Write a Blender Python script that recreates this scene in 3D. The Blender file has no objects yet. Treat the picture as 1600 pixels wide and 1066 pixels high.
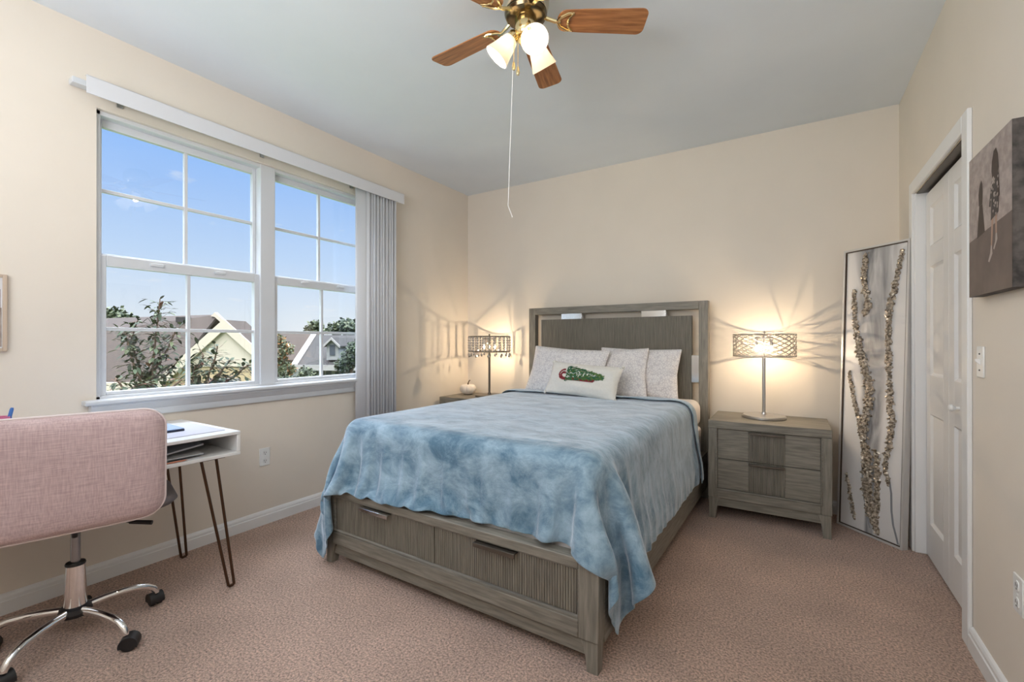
import bpy, bmesh, math, random
import numpy as np
from mathutils import Vector, Matrix, noise
C = bpy.context.scene
COL = C.collection
R = math.radians
PI = math.pi

# ------------------------------------------------------------------ camera, world, sun, large lights, exposure
CAM = Vector((2.9335, -3.8334, 1.1933)); YAW = R(31.85)
cd = bpy.data.cameras.new('camera'); cam = bpy.data.objects.new('camera', cd); COL.objects.link(cam)
cam.location = CAM; cam.rotation_euler = (R(90.05), 0, YAW)
cd.sensor_width = 36; cd.lens = 36 * 704.96 / 1600; cd.clip_start = 0.05; cd.clip_end = 300
C.camera = cam
C.view_settings.view_transform = 'Standard'; C.view_settings.look = 'None'
C.view_settings.gamma = 1; C.view_settings.use_curve_mapping = False
C.view_settings.exposure = 0.0
C.cycles.use_denoising = True; C.cycles.use_adaptive_sampling = False
C.cycles.max_bounces = 10; C.cycles.diffuse_bounces = 5; C.cycles.transparent_max_bounces = 24
C.cycles.caustics_reflective = False; C.cycles.caustics_refractive = False
C.cycles.sample_clamp_indirect = 6

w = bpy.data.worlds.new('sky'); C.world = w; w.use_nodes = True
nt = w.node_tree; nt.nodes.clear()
def N(nt, t, **k):
    n = nt.nodes.new(t)
    for a, b in k.items():
        if a in n.inputs: n.inputs[a].default_value = b
        else: setattr(n, a, b)
    return n
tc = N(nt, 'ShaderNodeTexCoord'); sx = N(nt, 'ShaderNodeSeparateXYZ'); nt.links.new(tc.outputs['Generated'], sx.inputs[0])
rp = N(nt, 'ShaderNodeValToRGB'); nt.links.new(sx.outputs['Z'], rp.inputs[0])
cr = rp.color_ramp
stops = [(0.0, (.84, .90, .95)), (.05, (.77, .87, .97)), (.16, (.54, .73, 1.0)), (.34, (.29, .53, 1.0)), (.46, (.24, .47, 1.0)), (.62, (.66, .74, .86)), (1.0, (.86, .92, 1.0))]
cr.elements[0].position = 0; cr.elements[0].color = (*stops[0][1], 1)
cr.elements[1].position = 1; cr.elements[1].color = (*stops[-1][1], 1)
for p, c in stops[1:-1]:
    e = cr.elements.new(p); e.color = (*c, 1)
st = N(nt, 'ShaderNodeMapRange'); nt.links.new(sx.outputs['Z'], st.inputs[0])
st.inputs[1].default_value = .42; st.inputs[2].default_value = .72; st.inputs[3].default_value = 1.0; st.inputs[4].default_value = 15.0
# thin clouds low in the sky
mp = N(nt, 'ShaderNodeMapping'); mp.inputs['Scale'].default_value = (3, 3, 11); nt.links.new(tc.outputs['Generated'], mp.inputs[0])
cn = N(nt, 'ShaderNodeTexNoise', Scale=2.3, Detail=6.0, Roughness=.6); nt.links.new(mp.outputs[0], cn.inputs[0])
cm = N(nt, 'ShaderNodeMapRange'); nt.links.new(cn.outputs[0], cm.inputs[0])
cm.inputs[1].default_value = .60; cm.inputs[2].default_value = .78; cm.inputs[4].default_value = .75
mx = N(nt, 'ShaderNodeMix', data_type='RGBA'); nt.links.new(cm.outputs[0], mx.inputs[0]); nt.links.new(rp.outputs[0], mx.inputs[6]); mx.inputs[7].default_value = (.95, .96, .97, 1)
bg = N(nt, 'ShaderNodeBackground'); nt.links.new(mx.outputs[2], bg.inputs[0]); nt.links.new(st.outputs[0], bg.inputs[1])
wo = N(nt, 'ShaderNodeOutputWorld'); nt.links.new(bg.outputs[0], wo.inputs[0])

sd = bpy.data.lights.new('sun', 'SUN'); so = bpy.data.objects.new('sun', sd); COL.objects.link(so)
sd.energy = 1.2; sd.angle = R(2); sd.color = (1, .93, .82)
so.rotation_euler = Vector((-.42, .72, -.62)).to_track_quat('-Z', 'Y').to_euler(); so.location = (4, -7, 9)

def area(name, loc, rot, sx_, sy_, e, col, portal=False):
    l = bpy.data.lights.new(name, 'AREA'); l.shape = 'RECTANGLE'; l.size = sx_; l.size_y = sy_; l.energy = e; l.color = col
    o = bpy.data.objects.new(name, l); COL.objects.link(o); o.location = loc; o.rotation_euler = rot
    if portal: l.cycles.is_portal = True
    return o
area('window_portal', (-.17, -2.17, 1.62), (0, R(-90), 0), 1.5, 1.75, 1, (1, 1, 1), True)
# added fill light high up behind the camera, without any fixture
area('added_fill_down', (1.9, -4.75, 2.72), (R(12), 0, 0), 2.2, .9, 17, (1.0, .98, .96))
# second added fill, bare and out of view, tilted up to brighten the ceiling
area('added_fill_up', (1.9, -4.7, 1.75), (R(143), 0, 0), 1.6, .8, 63, (.945, .975, 1.0))

# ------------------------------------------------------------------ materials
def principled(name):
    m = bpy.data.materials.new(name); m.use_nodes = True
    return m, m.node_tree, m.node_tree.nodes['Principled BSDF']
def mat(name, col, rough=.5, metal=0, **k):
    m, nt, b = principled(name)
    b.inputs['Base Color'].default_value = (*col, 1); b.inputs['Roughness'].default_value = rough; b.inputs['Metallic'].default_value = metal
    for a, v in k.items(): b.inputs[a.replace('_', ' ')].default_value = v
    return m
def noisy(name, c1, c2, scale=5, stretch=(1, 1, 1), rough=.6, detail=4, bump=0, bscale=None, bdist=.002, lo=.35, hi=.65, metal=0, dist=0, coords='Object', **k):
    m, nt, b = principled(name)
    tc = N(nt, 'ShaderNodeTexCoord'); mp = N(nt, 'ShaderNodeMapping'); mp.inputs['Scale'].default_value = stretch
    nt.links.new(tc.outputs[coords], mp.inputs[0])
    n = N(nt, 'ShaderNodeTexNoise', Scale=scale, Detail=detail, Distortion=dist); nt.links.new(mp.outputs[0], n.inputs[0])
    r = N(nt, 'ShaderNodeValToRGB'); nt.links.new(n.outputs[0], r.inputs[0])
    r.color_ramp.elements[0].position = lo; r.color_ramp.elements[0].color = (*c1, 1)
    r.color_ramp.elements[1].position = hi; r.color_ramp.elements[1].color = (*c2, 1)
    nt.links.new(r.outputs[0], b.inputs['Base Color']); b.inputs['Roughness'].default_value = rough; b.inputs['Metallic'].default_value = metal
    if bump:
        n2 = n
        if bscale:
            n2 = N(nt, 'ShaderNodeTexNoise', Scale=bscale, Detail=3.0); nt.links.new(mp.outputs[0], n2.inputs[0])
        bp = N(nt, 'ShaderNodeBump', Strength=bump, Distance=bdist); nt.links.new(n2.outputs[0], bp.inputs['Height']); nt.links.new(bp.outputs[0], b.inputs['Normal'])
    for a, v in k.items(): b.inputs[a.replace('_', ' ')].default_value = v
    return m
def emit(name, col, s):
    m = bpy.data.materials.new(name); m.use_nodes = True; nt = m.node_tree; nt.nodes.clear()
    e = N(nt, 'ShaderNodeEmission'); e.inputs[0].default_value = (*col, 1); e.inputs[1].default_value = s
    o = N(nt, 'ShaderNodeOutputMaterial'); nt.links.new(e.outputs[0], o.inputs[0]); return m
def clear_glass(name, gloss=.05, tint=(1, 1, 1), rough=0.0):
    m = bpy.data.materials.new(name); m.use_nodes = True; nt = m.node_tree; nt.nodes.clear()
    t = N(nt, 'ShaderNodeBsdfTransparent'); t.inputs[0].default_value = (*tint, 1)
    g = N(nt, 'ShaderNodeBsdfGlossy'); g.inputs['Roughness'].default_value = rough
    mx = N(nt, 'ShaderNodeMixShader'); mx.inputs[0].default_value = gloss
    nt.links.new(t.outputs[0], mx.inputs[1]); nt.links.new(g.outputs[0], mx.inputs[2])
    o = N(nt, 'ShaderNodeOutputMaterial'); nt.links.new(mx.outputs[0], o.inputs[0]); return m

M = {}
M['wall'] = noisy('wall_paint', (.75, .682, .595), (.77, .70, .612), 3, rough=.75, bump=.12, bscale=90, bdist=.002)
M['ceiling'] = noisy('ceiling_paint', (.755, .815, .875), (.775, .835, .895), 3, rough=.85, bump=.15, bscale=70, bdist=.002)
M['trim'] = mat('white_trim_paint', (.80, .80, .80), .35)
M['vinyl'] = mat('white_window_vinyl', (.63, .65, .68), .35)
M['door'] = mat('white_door_paint', (.76, .75, .745), .4)
M['dark'] = mat('dark_gap', (.02, .018, .016), .7)
M['track'] = mat('brown_metal_track', (.10, .085, .07), .4, .6)
M['glass'] = clear_glass('window_glass', .045)
# carpet
m, nt, b = principled('carpet_pile')
tc = N(nt, 'ShaderNodeTexCoord')
n1 = N(nt, 'ShaderNodeTexNoise', Scale=115.0, Detail=4.0, Roughness=.75); nt.links.new(tc.outputs['Object'], n1.inputs[0])
n2 = N(nt, 'ShaderNodeTexNoise', Scale=3.0, Detail=3.0); nt.links.new(tc.outputs['Object'], n2.inputs[0])
r1 = N(nt, 'ShaderNodeValToRGB'); nt.links.new(n1.outputs[0], r1.inputs[0])
r1.color_ramp.elements[0].position = .33; r1.color_ramp.elements[0].color = (.13, .08, .06, 1)
r1.color_ramp.elements[1].position = .62; r1.color_ramp.elements[1].color = (.80, .555, .44, 1)
r2 = N(nt, 'ShaderNodeMapRange'); nt.links.new(n2.outputs[0], r2.inputs[0]); r2.inputs[1].default_value = .3; r2.inputs[2].default_value = .7; r2.inputs[3].default_value = .88; r2.inputs[4].default_value = 1.1
mm = N(nt, 'ShaderNodeMix', data_type='RGBA', blend_type='MULTIPLY'); mm.inputs[0].default_value = 1
nt.links.new(r1.outputs[0], mm.inputs[6]); nt.links.new(r2.outputs[0], mm.inputs[7]); nt.links.new(mm.outputs[2], b.inputs['Base Color'])
bp = N(nt, 'ShaderNodeBump', Strength=.9, Distance=.012); nt.links.new(n1.outputs[0], bp.inputs['Height']); nt.links.new(bp.outputs[0], b.inputs['Normal'])
b.inputs['Roughness'].default_value = .95; b.inputs['Sheen Weight'].default_value = .25; b.inputs['Specular IOR Level'].default_value = .1
M['carpet'] = m
def wood(name, stretch, c1=(.142, .130, .108), c2=(.262, .243, .205), sc=6, rough=.5):
    return noisy(name, c1, c2, sc, stretch, rough, 6, bump=.25, bdist=.001, lo=.3, hi=.7, dist=.3)
M['wx'] = wood('grey_oak_long_grain', (1.2, 14, 14)); M['wz'] = wood('grey_oak_upright_grain', (14, 14, 1.2)); M['wy'] = wood('grey_oak_deep_grain', (14, 1.2, 14))
M['reed'] = wood('grey_oak_reeded', (22, 22, 1.0), (.118, .107, .087), (.235, .215, .178))
M['blade'] = wood('oak_fan_blade', (1.5, 16, 16), (.24, .088, .028), (.50, .22, .08), 5, .4)
M['silver'] = mat('brushed_silver', (.62, .61, .60), .28, 1)
M['chrome'] = mat('polished_chrome', (.85, .85, .86), .06, 1)
M['pull'] = mat('bronze_pull', (.16, .145, .125), .35, .9)
M['mirror'] = mat('mirrored_inlay', (.75, .78, .82), .1, 1)
M['brass'] = mat('polished_brass', (.85, .68, .36), .16, 1)
M['pewter'] = mat('antique_brass_housing', (.62, .56, .44), .14, 1)
M['black'] = mat('black_plastic', (.012, .012, .014), .45)
M['white'] = mat('white_plastic', (.8, .8, .79), .35)
M['plate'] = mat('white_wall_plate', (.82, .82, .80), .35)
M['slot'] = mat('grey_slots', (.09, .09, .09), .6)
M['vane'] = mat('white_blind_vane', (.68, .69, .72), .5)
M['desk'] = mat('white_desk_lacquer', (.80, .80, .79), .3)
M['copper'] = mat('bronze_hairpin_steel', (.10, .055, .032), .35, .8)
M['felt'] = mat('grey_desk_mat', (.50, .50, .58), .8)
M['navy'] = mat('navy_laptop_edge', (.012, .02, .05), .4)
M['lid'] = mat('pale_blue_laptop_lid', (.42, .56, .80), .2)
M['folder'] = mat('slate_grey_folder', (.30, .32, .36), .5)
M['folderw'] = mat('light_grey_paper_edge', (.62, .63, .64), .6)
M['orange'] = mat('orange_pencil', (.62, .22, .12), .5)
M['pink'] = mat('pink_cup', (.72, .20, .36), .4)
M['blue'] = mat('blue_pen', (.05, .17, .50), .35)
M['paleblue'] = mat('cool_sheet', (.78, .76, .75), .9)
# pink chair linen
def weave(name, c1, c2, s=260):
    m, nt, b = principled(name)
    tc = N(nt, 'ShaderNodeTexCoord'); hs = []
    for st_ in ((s, s, 14), (14, 14, s)):
        mp = N(nt, 'ShaderNodeMapping'); mp.inputs['Scale'].default_value = st_; nt.links.new(tc.outputs['Object'], mp.inputs[0])
        n = N(nt, 'ShaderNodeTexNoise', Scale=1.0, Detail=2.0); nt.links.new(mp.outputs[0], n.inputs[0]); hs.append(n)
    a = N(nt, 'ShaderNodeMath', operation='ADD'); nt.links.new(hs[0].outputs[0], a.inputs[0]); nt.links.new(hs[1].outputs[0], a.inputs[1])
    r = N(nt, 'ShaderNodeValToRGB'); r.color_ramp.elements[0].position = .8; r.color_ramp.elements[1].position = 1.2
    hf = N(nt, 'ShaderNodeMapRange'); nt.links.new(a.outputs[0], hf.inputs[0]); hf.inputs[1].default_value = .7; hf.inputs[2].default_value = 1.3
    r.color_ramp.elements[0].position = 0.0; r.color_ramp.elements[1].position = 1.0
    r.color_ramp.elements[0].color = (*c1, 1); r.color_ramp.elements[1].color = (*c2, 1)
    nt.links.new(hf.outputs[0], r.inputs[0]); nt.links.new(r.outputs[0], b.inputs['Base Color'])
    bp = N(nt, 'ShaderNodeBump', Strength=.3, Distance=.001); nt.links.new(a.outputs[0], bp.inputs['Height']); nt.links.new(bp.outputs[0], b.inputs['Normal'])
    b.inputs['Roughness'].default_value = .9; b.inputs['Sheen Weight'].default_value = .3
    return m
M['linen'] = weave('pink_linen', (.45, .325, .335), (.66, .51, .51))
M['piping'] = mat('pale_pink_piping', (.74, .64, .64), .7)
M['seat'] = mat('mauve_grey_seat_fabric', (.155, .135, .140), .9)
# velvet blanket
m, nt, b = principled('blue_plush_blanket')
tc = N(nt, 'ShaderNodeTexCoord'); mp = N(nt, 'ShaderNodeMapping'); mp.inputs['Scale'].default_value = (1, 1.6, 1.3); nt.links.new(tc.outputs['Object'], mp.inputs[0])
n = N(nt, 'ShaderNodeTexNoise', Scale=6.0, Detail=7.0, Roughness=.70, Distortion=.35); nt.links.new(mp.outputs[0], n.inputs[0])
r = N(nt, 'ShaderNodeValToRGB'); nt.links.new(n.outputs[0], r.inputs[0])
r.color_ramp.elements[0].position = .36; r.color_ramp.elements[0].color = (.085, .172, .252, 1)
r.color_ramp.elements[1].position = .66; r.color_ramp.elements[1].color = (.35, .485, .59, 1)
nt.links.new(r.outputs[0], b.inputs['Base Color'])
n2 = N(nt, 'ShaderNodeTexNoise', Scale=240.0, Detail=2.0); nt.links.new(tc.outputs['Object'], n2.inputs[0])
bp = N(nt, 'ShaderNodeBump', Strength=.35, Distance=.003); nt.links.new(n2.outputs[0], bp.inputs['Height'])
bp2 = N(nt, 'ShaderNodeBump', Strength=.35, Distance=.03); nt.links.new(n.outputs[0], bp2.inputs['Height']); nt.links.new(bp.outputs[0], bp2.inputs['Normal'])
nt.links.new(bp2.outputs[0], b.inputs['Normal'])
b.inputs['Roughness'].default_value = .75; b.inputs['Sheen Weight'].default_value = 1.0; b.inputs['Sheen Roughness'].default_value = .38; b.inputs['Sheen Tint'].default_value = (.88, .93, 1, 1)
b.inputs['Specular IOR Level'].default_value = .2
M['blanket'] = m
# pillowcase print
def print_case(name, base, ink, sc):
    m, nt, b = principled(name)
    tc = N(nt, 'ShaderNodeTexCoord'); v = N(nt, 'ShaderNodeTexVoronoi', Scale=sc, feature='DISTANCE_TO_EDGE'); nt.links.new(tc.outputs['Object'], v.inputs[0])
    n = N(nt, 'ShaderNodeTexNoise', Scale=sc * .7, Detail=3.0); nt.links.new(tc.outputs['Object'], n.inputs[0])
    a = N(nt, 'ShaderNodeMath', operation='MULTIPLY_ADD'); nt.links.new(n.outputs[0], a.inputs[0]); a.inputs[1].default_value = .5; nt.links.new(v.outputs['Distance'], a.inputs[2])
    r = N(nt, 'ShaderNodeValToRGB'); nt.links.new(a.outputs[0], r.inputs[0])
    r.color_ramp.elements[0].position = .26; r.color_ramp.elements[0].color = (*ink, 1); r.color_ramp.elements[1].position = .42; r.color_ramp.elements[1].color = (*base, 1)
    nt.links.new(r.outputs[0], b.inputs['Base Color']); b.inputs['Roughness'].default_value = .9
    return m
M['case'] = print_case('sprigged_white_pillowcase', (.80, .78, .78), (.62, .60, .62), 58)
M['cream'] = noisy('cream_canvas_cloth', (.76, .74, .69), (.80, .78, .73), 60, rough=.95, bump=.2, bdist=.001)
M['green1'] = mat('print_fir_green', (.02, .115, .06), .9); M['green2'] = mat('print_moss_green', (.10, .17, .04), .9)
M['red'] = mat('print_barn_red', (.22, .02, .03), .9); M['dot'] = mat('print_white_dot', (.85, .85, .82), .9)
M['sheet'] = mat('white_cotton_sheet', (.78, .74, .72), .9)
M['pumpkin'] = mat('cream_pumpkin', (.78, .71, .64), .6); M['stem'] = mat('brown_stem', (.10, .065, .035), .8)
# art
m, nt, b = principled('poured_grey_paint')
tc = N(nt, 'ShaderNodeTexCoord'); mp = N(nt, 'ShaderNodeMapping'); mp.inputs['Scale'].default_value = (4.5, 1, 1.1); nt.links.new(tc.outputs['Object'], mp.inputs[0])
n = N(nt, 'ShaderNodeTexNoise', Scale=2.0, Detail=6.0, Distortion=1.6); nt.links.new(mp.outputs[0], n.inputs[0])
sx = N(nt, 'ShaderNodeSeparateXYZ'); nt.links.new(tc.outputs['Object'], sx.inputs[0])
# grey band that runs down the middle of the canvas and narrows to the bottom
ab = N(nt, 'ShaderNodeMath', operation='ABSOLUTE'); nt.links.new(sx.outputs['X'], ab.inputs[0])
hw = N(nt, 'ShaderNodeMapRange'); nt.links.new(sx.outputs['Z'], hw.inputs[0]); hw.inputs[1].default_value = .2; hw.inputs[2].default_value = 1.75; hw.inputs[3].default_value = .03; hw.inputs[4].default_value = .15
dv = N(nt, 'ShaderNodeMath', operation='DIVIDE'); nt.links.new(ab.outputs[0], dv.inputs[0]); nt.links.new(hw.outputs[0], dv.inputs[1])
ms = N(nt, 'ShaderNodeMapRange', interpolation_type='SMOOTHSTEP'); nt.links.new(dv.outputs[0], ms.inputs[0]); ms.inputs[1].default_value = .45; ms.inputs[2].default_value = 1.15; ms.inputs[3].default_value = .95; ms.inputs[4].default_value = 0
nr = N(nt, 'ShaderNodeValToRGB'); nt.links.new(n.outputs[0], nr.inputs[0])
nr.color_ramp.elements[0].position = .33; nr.color_ramp.elements[0].color = (.13, .13, .14, 1); nr.color_ramp.elements[1].position = .70; nr.color_ramp.elements[1].color = (.58, .575, .58, 1)
mx = N(nt, 'ShaderNodeMix', data_type='RGBA'); nt.links.new(ms.outputs[0], mx.inputs[0]); mx.inputs[6].default_value = (.72, .70, .69, 1); nt.links.new(nr.outputs[0], mx.inputs[7])
nt.links.new(mx.outputs[2], b.inputs['Base Color']); b.inputs['Roughness'].default_value = .35
M['pour'] = m
M['chunk'] = noisy('bronze_glass_chips', (.12, .09, .06), (.66, .58, .48), 60, rough=.3, metal=.3, lo=.35, hi=.65)
M['champ'] = mat('champagne_frame', (.66, .64, .62), .35, .35)
M['bronze_edge'] = mat('dark_bronze_lip', (.07, .045, .03), .4, .5)
M['photo_bg'] = noisy('photo_grainy_wall', (.30, .25, .23), (.42, .355, .33), 40, rough=.6)
M['photo_floor'] = noisy('photo_dark_floor', (.115, .085, .075), (.15, .115, .10), 12, rough=.6)
M['photo_dark'] = mat('photo_brown_hair', (.05, .032, .026), .6)
M['photo_dress'] = mat('photo_dark_dress', (.055, .043, .042), .6); M['photo_flower'] = mat('photo_pale_flowers', (.42, .36, .33), .6)
M['photo_skin'] = mat('photo_skin', (.40, .26, .20), .6)
M['canvas_edge'] = noisy('canvas_wrap_edge', (.03, .026, .025), (.11, .095, .088), 30, rough=.7)
M['paleoak'] = mat('pale_wood_frame', (.56, .44, .34), .5); M['matte'] = mat('white_photo_paper', (.72, .73, .76), .6)
# lamp
m = bpy.data.materials.new('glowing_bulb_glass'); m.use_nodes = True; nt = m.node_tree; nt.nodes.clear()
t = N(nt, 'ShaderNodeBsdfTransparent'); e = N(nt, 'ShaderNodeEmission'); e.inputs[0].default_value = (1, .80, .55, 1); e.inputs[1].default_value = 2.2
ad = N(nt, 'ShaderNodeAddShader'); nt.links.new(t.outputs[0], ad.inputs[0]); nt.links.new(e.outputs[0], ad.inputs[1])
o = N(nt, 'ShaderNodeOutputMaterial'); nt.links.new(ad.outputs[0], o.inputs[0]); M['bulb'] = m
M['filament'] = emit('lit_filament', (1, .76, .50), 17000)
M['fanbulb'] = emit('lit_fan_bulb', (1, .90, .76), 430)
M['crystal'] = clear_glass('crystal_bead', .85, (.8, .8, .8), .08)
M['wire'] = mat('silver_wire', (.60, .57, .53), .3, 1)
m = bpy.data.materials.new('frosted_bell_glass'); m.use_nodes = True; nt = m.node_tree; nt.nodes.clear()
d = N(nt, 'ShaderNodeBsdfDiffuse'); d.inputs[0].default_value = (.80, .77, .70, 1)
t = N(nt, 'ShaderNodeBsdfTranslucent'); t.inputs[0].default_value = (.9, .84, .72, 1)
mx = N(nt, 'ShaderNodeMixShader'); mx.inputs[0].default_value = .5; nt.links.new(d.outputs[0], mx.inputs[1]); nt.links.new(t.outputs[0], mx.inputs[2])
o = N(nt, 'ShaderNodeOutputMaterial'); nt.links.new(mx.outputs[0], o.inputs[0]); M['shade'] = m
# outdoors
M['roof'] = noisy('brown_shingles', (.0205, .0115, .0062), (.036, .0218, .0127), 9, (1, 1, 3), .9)
M['roof2'] = noisy('dark_shingles', (.013, .011, .009), (.023, .0195, .016), 9, (1, 1, 3), .9)
M['siding'] = mat('cream_siding', (.34, .25, .135), .8); M['siding2'] = mat('white_siding', (.20, .20, .185), .8)
M['extwhite'] = mat('white_exterior_trim', (.27, .25, .225), .6)
M['pane'] = mat('dark_window_pane', (.05, .06, .07), .15)
M['leaf'] = noisy('dark_green_leaf', (.006, .013, .004), (.026, .045, .012), 6, rough=.75); M['leaf2'] = noisy('olive_leaf', (.028, .040, .012), (.070, .085, .027), 5, rough=.6)
M['leafred'] = mat('russet_leaf', (.12, .04, .02), .6); M['leaforange'] = noisy('orange_leaf', (.16, .055, .015), (.28, .13, .03), 4, rough=.7)
M['bark'] = mat('brown_bark', (.11, .07, .045), .9); M['lawn'] = noisy('lawn', (.05, .09, .025), (.10, .14, .04), 2, rough=.95)
M['stucco'] = mat('outer_stucco', (.6, .55, .45), .9)

# ------------------------------------------------------------------ mesh helpers
class MB:
    def __init__(s): s.bm = bmesh.new(); s.mi = 0; s.T = Matrix.Identity(4)
    def v(s, p): return s.bm.verts.new(s.T @ Vector(p))
    def f(s, vs):
        try: fc = s.bm.faces.new(vs)
        except ValueError: return None
        fc.material_index = s.mi; fc.smooth = True; return fc
    def poly(s, pts): return s.f([s.v(p) for p in pts])
    def hexa(s, b, t):
        vb = [s.v(p) for p in b]; vt = [s.v(p) for p in t]; n = len(vb)
        s.f(vb[::-1]); s.f(vt)
        for i in range(n): s.f([vb[i], vb[(i + 1) % n], vt[(i + 1) % n], vt[i]])
        return s
    def box(s, x0, x1, y0, y1, z0, z1):
        return s.hexa([(x0, y0, z0), (x1, y0, z0), (x1, y1, z0), (x0, y1, z0)], [(x0, y0, z1), (x1, y0, z1), (x1, y1, z1), (x0, y1, z1)])
    def prism(s, pts2, a, b, axis='y'):
        def P(p, d): return {'y': (p[0], d, p[1]), 'x': (d, p[0], p[1]), 'z': (p[0], p[1], d)}[axis]
        return s.hexa([P(p, a) for p in pts2], [P(p, b) for p in pts2])
    def surf(s, nu, nv, fn, cu=False, cv=False):
        g = [[s.v(fn(i / (nu if cu else nu - 1), j / (nv if cv else nv - 1))) for j in range(nv)] for i in range(nu)]
        for i in range(nu if cu else nu - 1):
            for j in range(nv if cv else nv - 1):
                s.f([g[i][j], g[(i + 1) % nu][j], g[(i + 1) % nu][(j + 1) % nv], g[i][(j + 1) % nv]])
        return g
    def lathe(s, prof, seg=32, caps=True):
        g = s.surf(seg, len(prof), lambda u, v: (lambda p: (p[0] * math.cos(2 * PI * u), p[0] * math.sin(2 * PI * u), p[1]))(prof[round(v * (len(prof) - 1))]), cu=True)
        if caps:
            for j, fl in ((0, True), (-1, False)):
                if prof[j][0] > 1e-6: s.f([r[j] for r in (g[::-1] if fl else g)])
        return s
    def tube(s, pts, r, seg=8, caps=True):
        pts = [Vector(p) for p in pts]; rs = r if isinstance(r, (list, tuple)) else [r] * len(pts)
        n0 = None; rings = []
        for i, p in enumerate(pts):
            t = (pts[min(i + 1, len(pts) - 1)] - pts[max(i - 1, 0)]).normalized()
            if n0 is None: n0 = t.orthogonal().normalized()
            n0 = (n0 - t * n0.dot(t)).normalized(); b = t.cross(n0)
            rings.append([s.v(p + (n0 * math.cos(2 * PI * k / seg) + b * math.sin(2 * PI * k / seg)) * rs[i]) for k in range(seg)])
        for a, b in zip(rings, rings[1:]):
            for k in range(seg): s.f([a[k], a[(k + 1) % seg], b[(k + 1) % seg], b[k]])
        if caps: s.f(rings[0][::-1]); s.f(rings[-1])
        return s
    def ball(s, c, r, seg=10, rings=6, sc=(1, 1, 1)):
        c = Vector(c); prof = []
        old = s.T; s.T = old @ Matrix.Translation(c) @ Matrix.Diagonal((*sc, 1))
        s.lathe([(max(r * math.sin(PI * k / rings), 1e-5), -r * math.cos(PI * k / rings)) for k in range(rings + 1)], seg, False); s.T = old
        return s
    def ring(s, R_, r, z=0, seg=48, k=6):
        s.surf(seg, k, lambda u, v: ((R_ + r * math.cos(2 * PI * v)) * math.cos(2 * PI * u), (R_ + r * math.cos(2 * PI * v)) * math.sin(2 * PI * u), z + r * math.sin(2 * PI * v)), True, True)
        return s
    def build(s, name, mats, parent=None, bevel=0, sub=0, sharp=35, seg=2, weld=False):
        if weld: bmesh.ops.remove_doubles(s.bm, verts=s.bm.verts, dist=1e-5)
        bmesh.ops.recalc_face_normals(s.bm, faces=s.bm.faces)
        me = bpy.data.meshes.new(name); s.bm.to_mesh(me); s.bm.free()
        for m in (mats if isinstance(mats, (list, tuple)) else [mats]): me.materials.append(M[m] if isinstance(m, str) else m)
        if sharp: me.set_sharp_from_angle(angle=R(sharp))
        o = bpy.data.objects.new(name, me); COL.objects.link(o)
        if parent: o.parent = parent
        if bevel:
            b = o.modifiers.new('bevel', 'BEVEL'); b.width = bevel; b.segments = seg; b.limit_method = 'ANGLE'; b.angle_limit = R(40); b.harden_normals = False
        if sub:
            q = o.modifiers.new('sub', 'SUBSURF'); q.levels = sub; q.render_levels = sub
        return o
def tag(o, label=None, cat=None, group=None, kind=None):
    if label: o['label'] = label
    if cat: o['category'] = cat
    if group: o['group'] = group
    if kind: o['kind'] = kind
    return o
def thing(name, label, cat, loc=(0, 0, 0), rz=0, group=None, rot=None):
    o = bpy.data.objects.new(name, None); COL.objects.link(o); o.location = loc; o.rotation_euler = rot or (0, 0, rz); o.empty_display_size = .1
    return tag(o, label, cat, group)
def copy_tree(o, parent=None):
    c = o.copy(); COL.objects.link(c)
    if parent: c.parent = parent
    for ch in list(o.children): copy_tree(ch, c)
    return c
def struct(o): o['kind'] = 'structure'; return o
def cushion_xy(u, v, w, h, r):
    x, y = u * w / 2, v * h / 2
    a, b = abs(x) - (w / 2 - r), abs(y) - (h / 2 - r)
    if a > 0 and b > 0:
        p, q = a / r, b / r
        a2, b2 = r * p * math.sqrt(1 - q * q / 2), r * q * math.sqrt(1 - p * p / 2)
        x = math.copysign(w / 2 - r + a2, x); y = math.copysign(h / 2 - r + b2, y)
    return x, y

# ------------------------------------------------------------------ room shell
W, H, YF = 3.527, 2.743, -5.4
struct(MB().box(-.0, W + .8, YF, 0, -.2, 0).build('floor', 'carpet'))
struct(MB().box(-.16, W + .8, YF - .1, .12, H, H + .15).build('ceiling', 'ceiling'))
WY0, WY1, WZ0, WZ1 = -3.02, -1.325, .895, 2.355      # window opening
b = MB()
b.box(-.16, 0, YF, WY0, -.2, H); b.box(-.16, 0, WY1, .12, -.2, H); b.box(-.16, 0, WY0, WY1, -.2, WZ0); b.box(-.16, 0, WY0, WY1, WZ1, H)
struct(b.build('wall_left', 'wall'))
struct(MB().box(0, W + .8, 0, .12, -.2, H).build('wall_back', 'wall'))
struct(MB().box(-.16, W + .8, YF - .12, YF, -.2, H).build('wall_front', 'wall'))
DY0, DY1, DZ = -1.338, -.45, 2.032                   # closet opening
b = MB()
b.box(W, W + .11, YF, DY0, -.2, H); b.box(W, W + .11, DY1, .0, -.2, H); b.box(W, W + .11, DY0, DY1, DZ, H)
b.box(W + .7, W + .8, YF, 0, -.2, H)
struct(b.build('wall_right', 'wall'))
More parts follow.
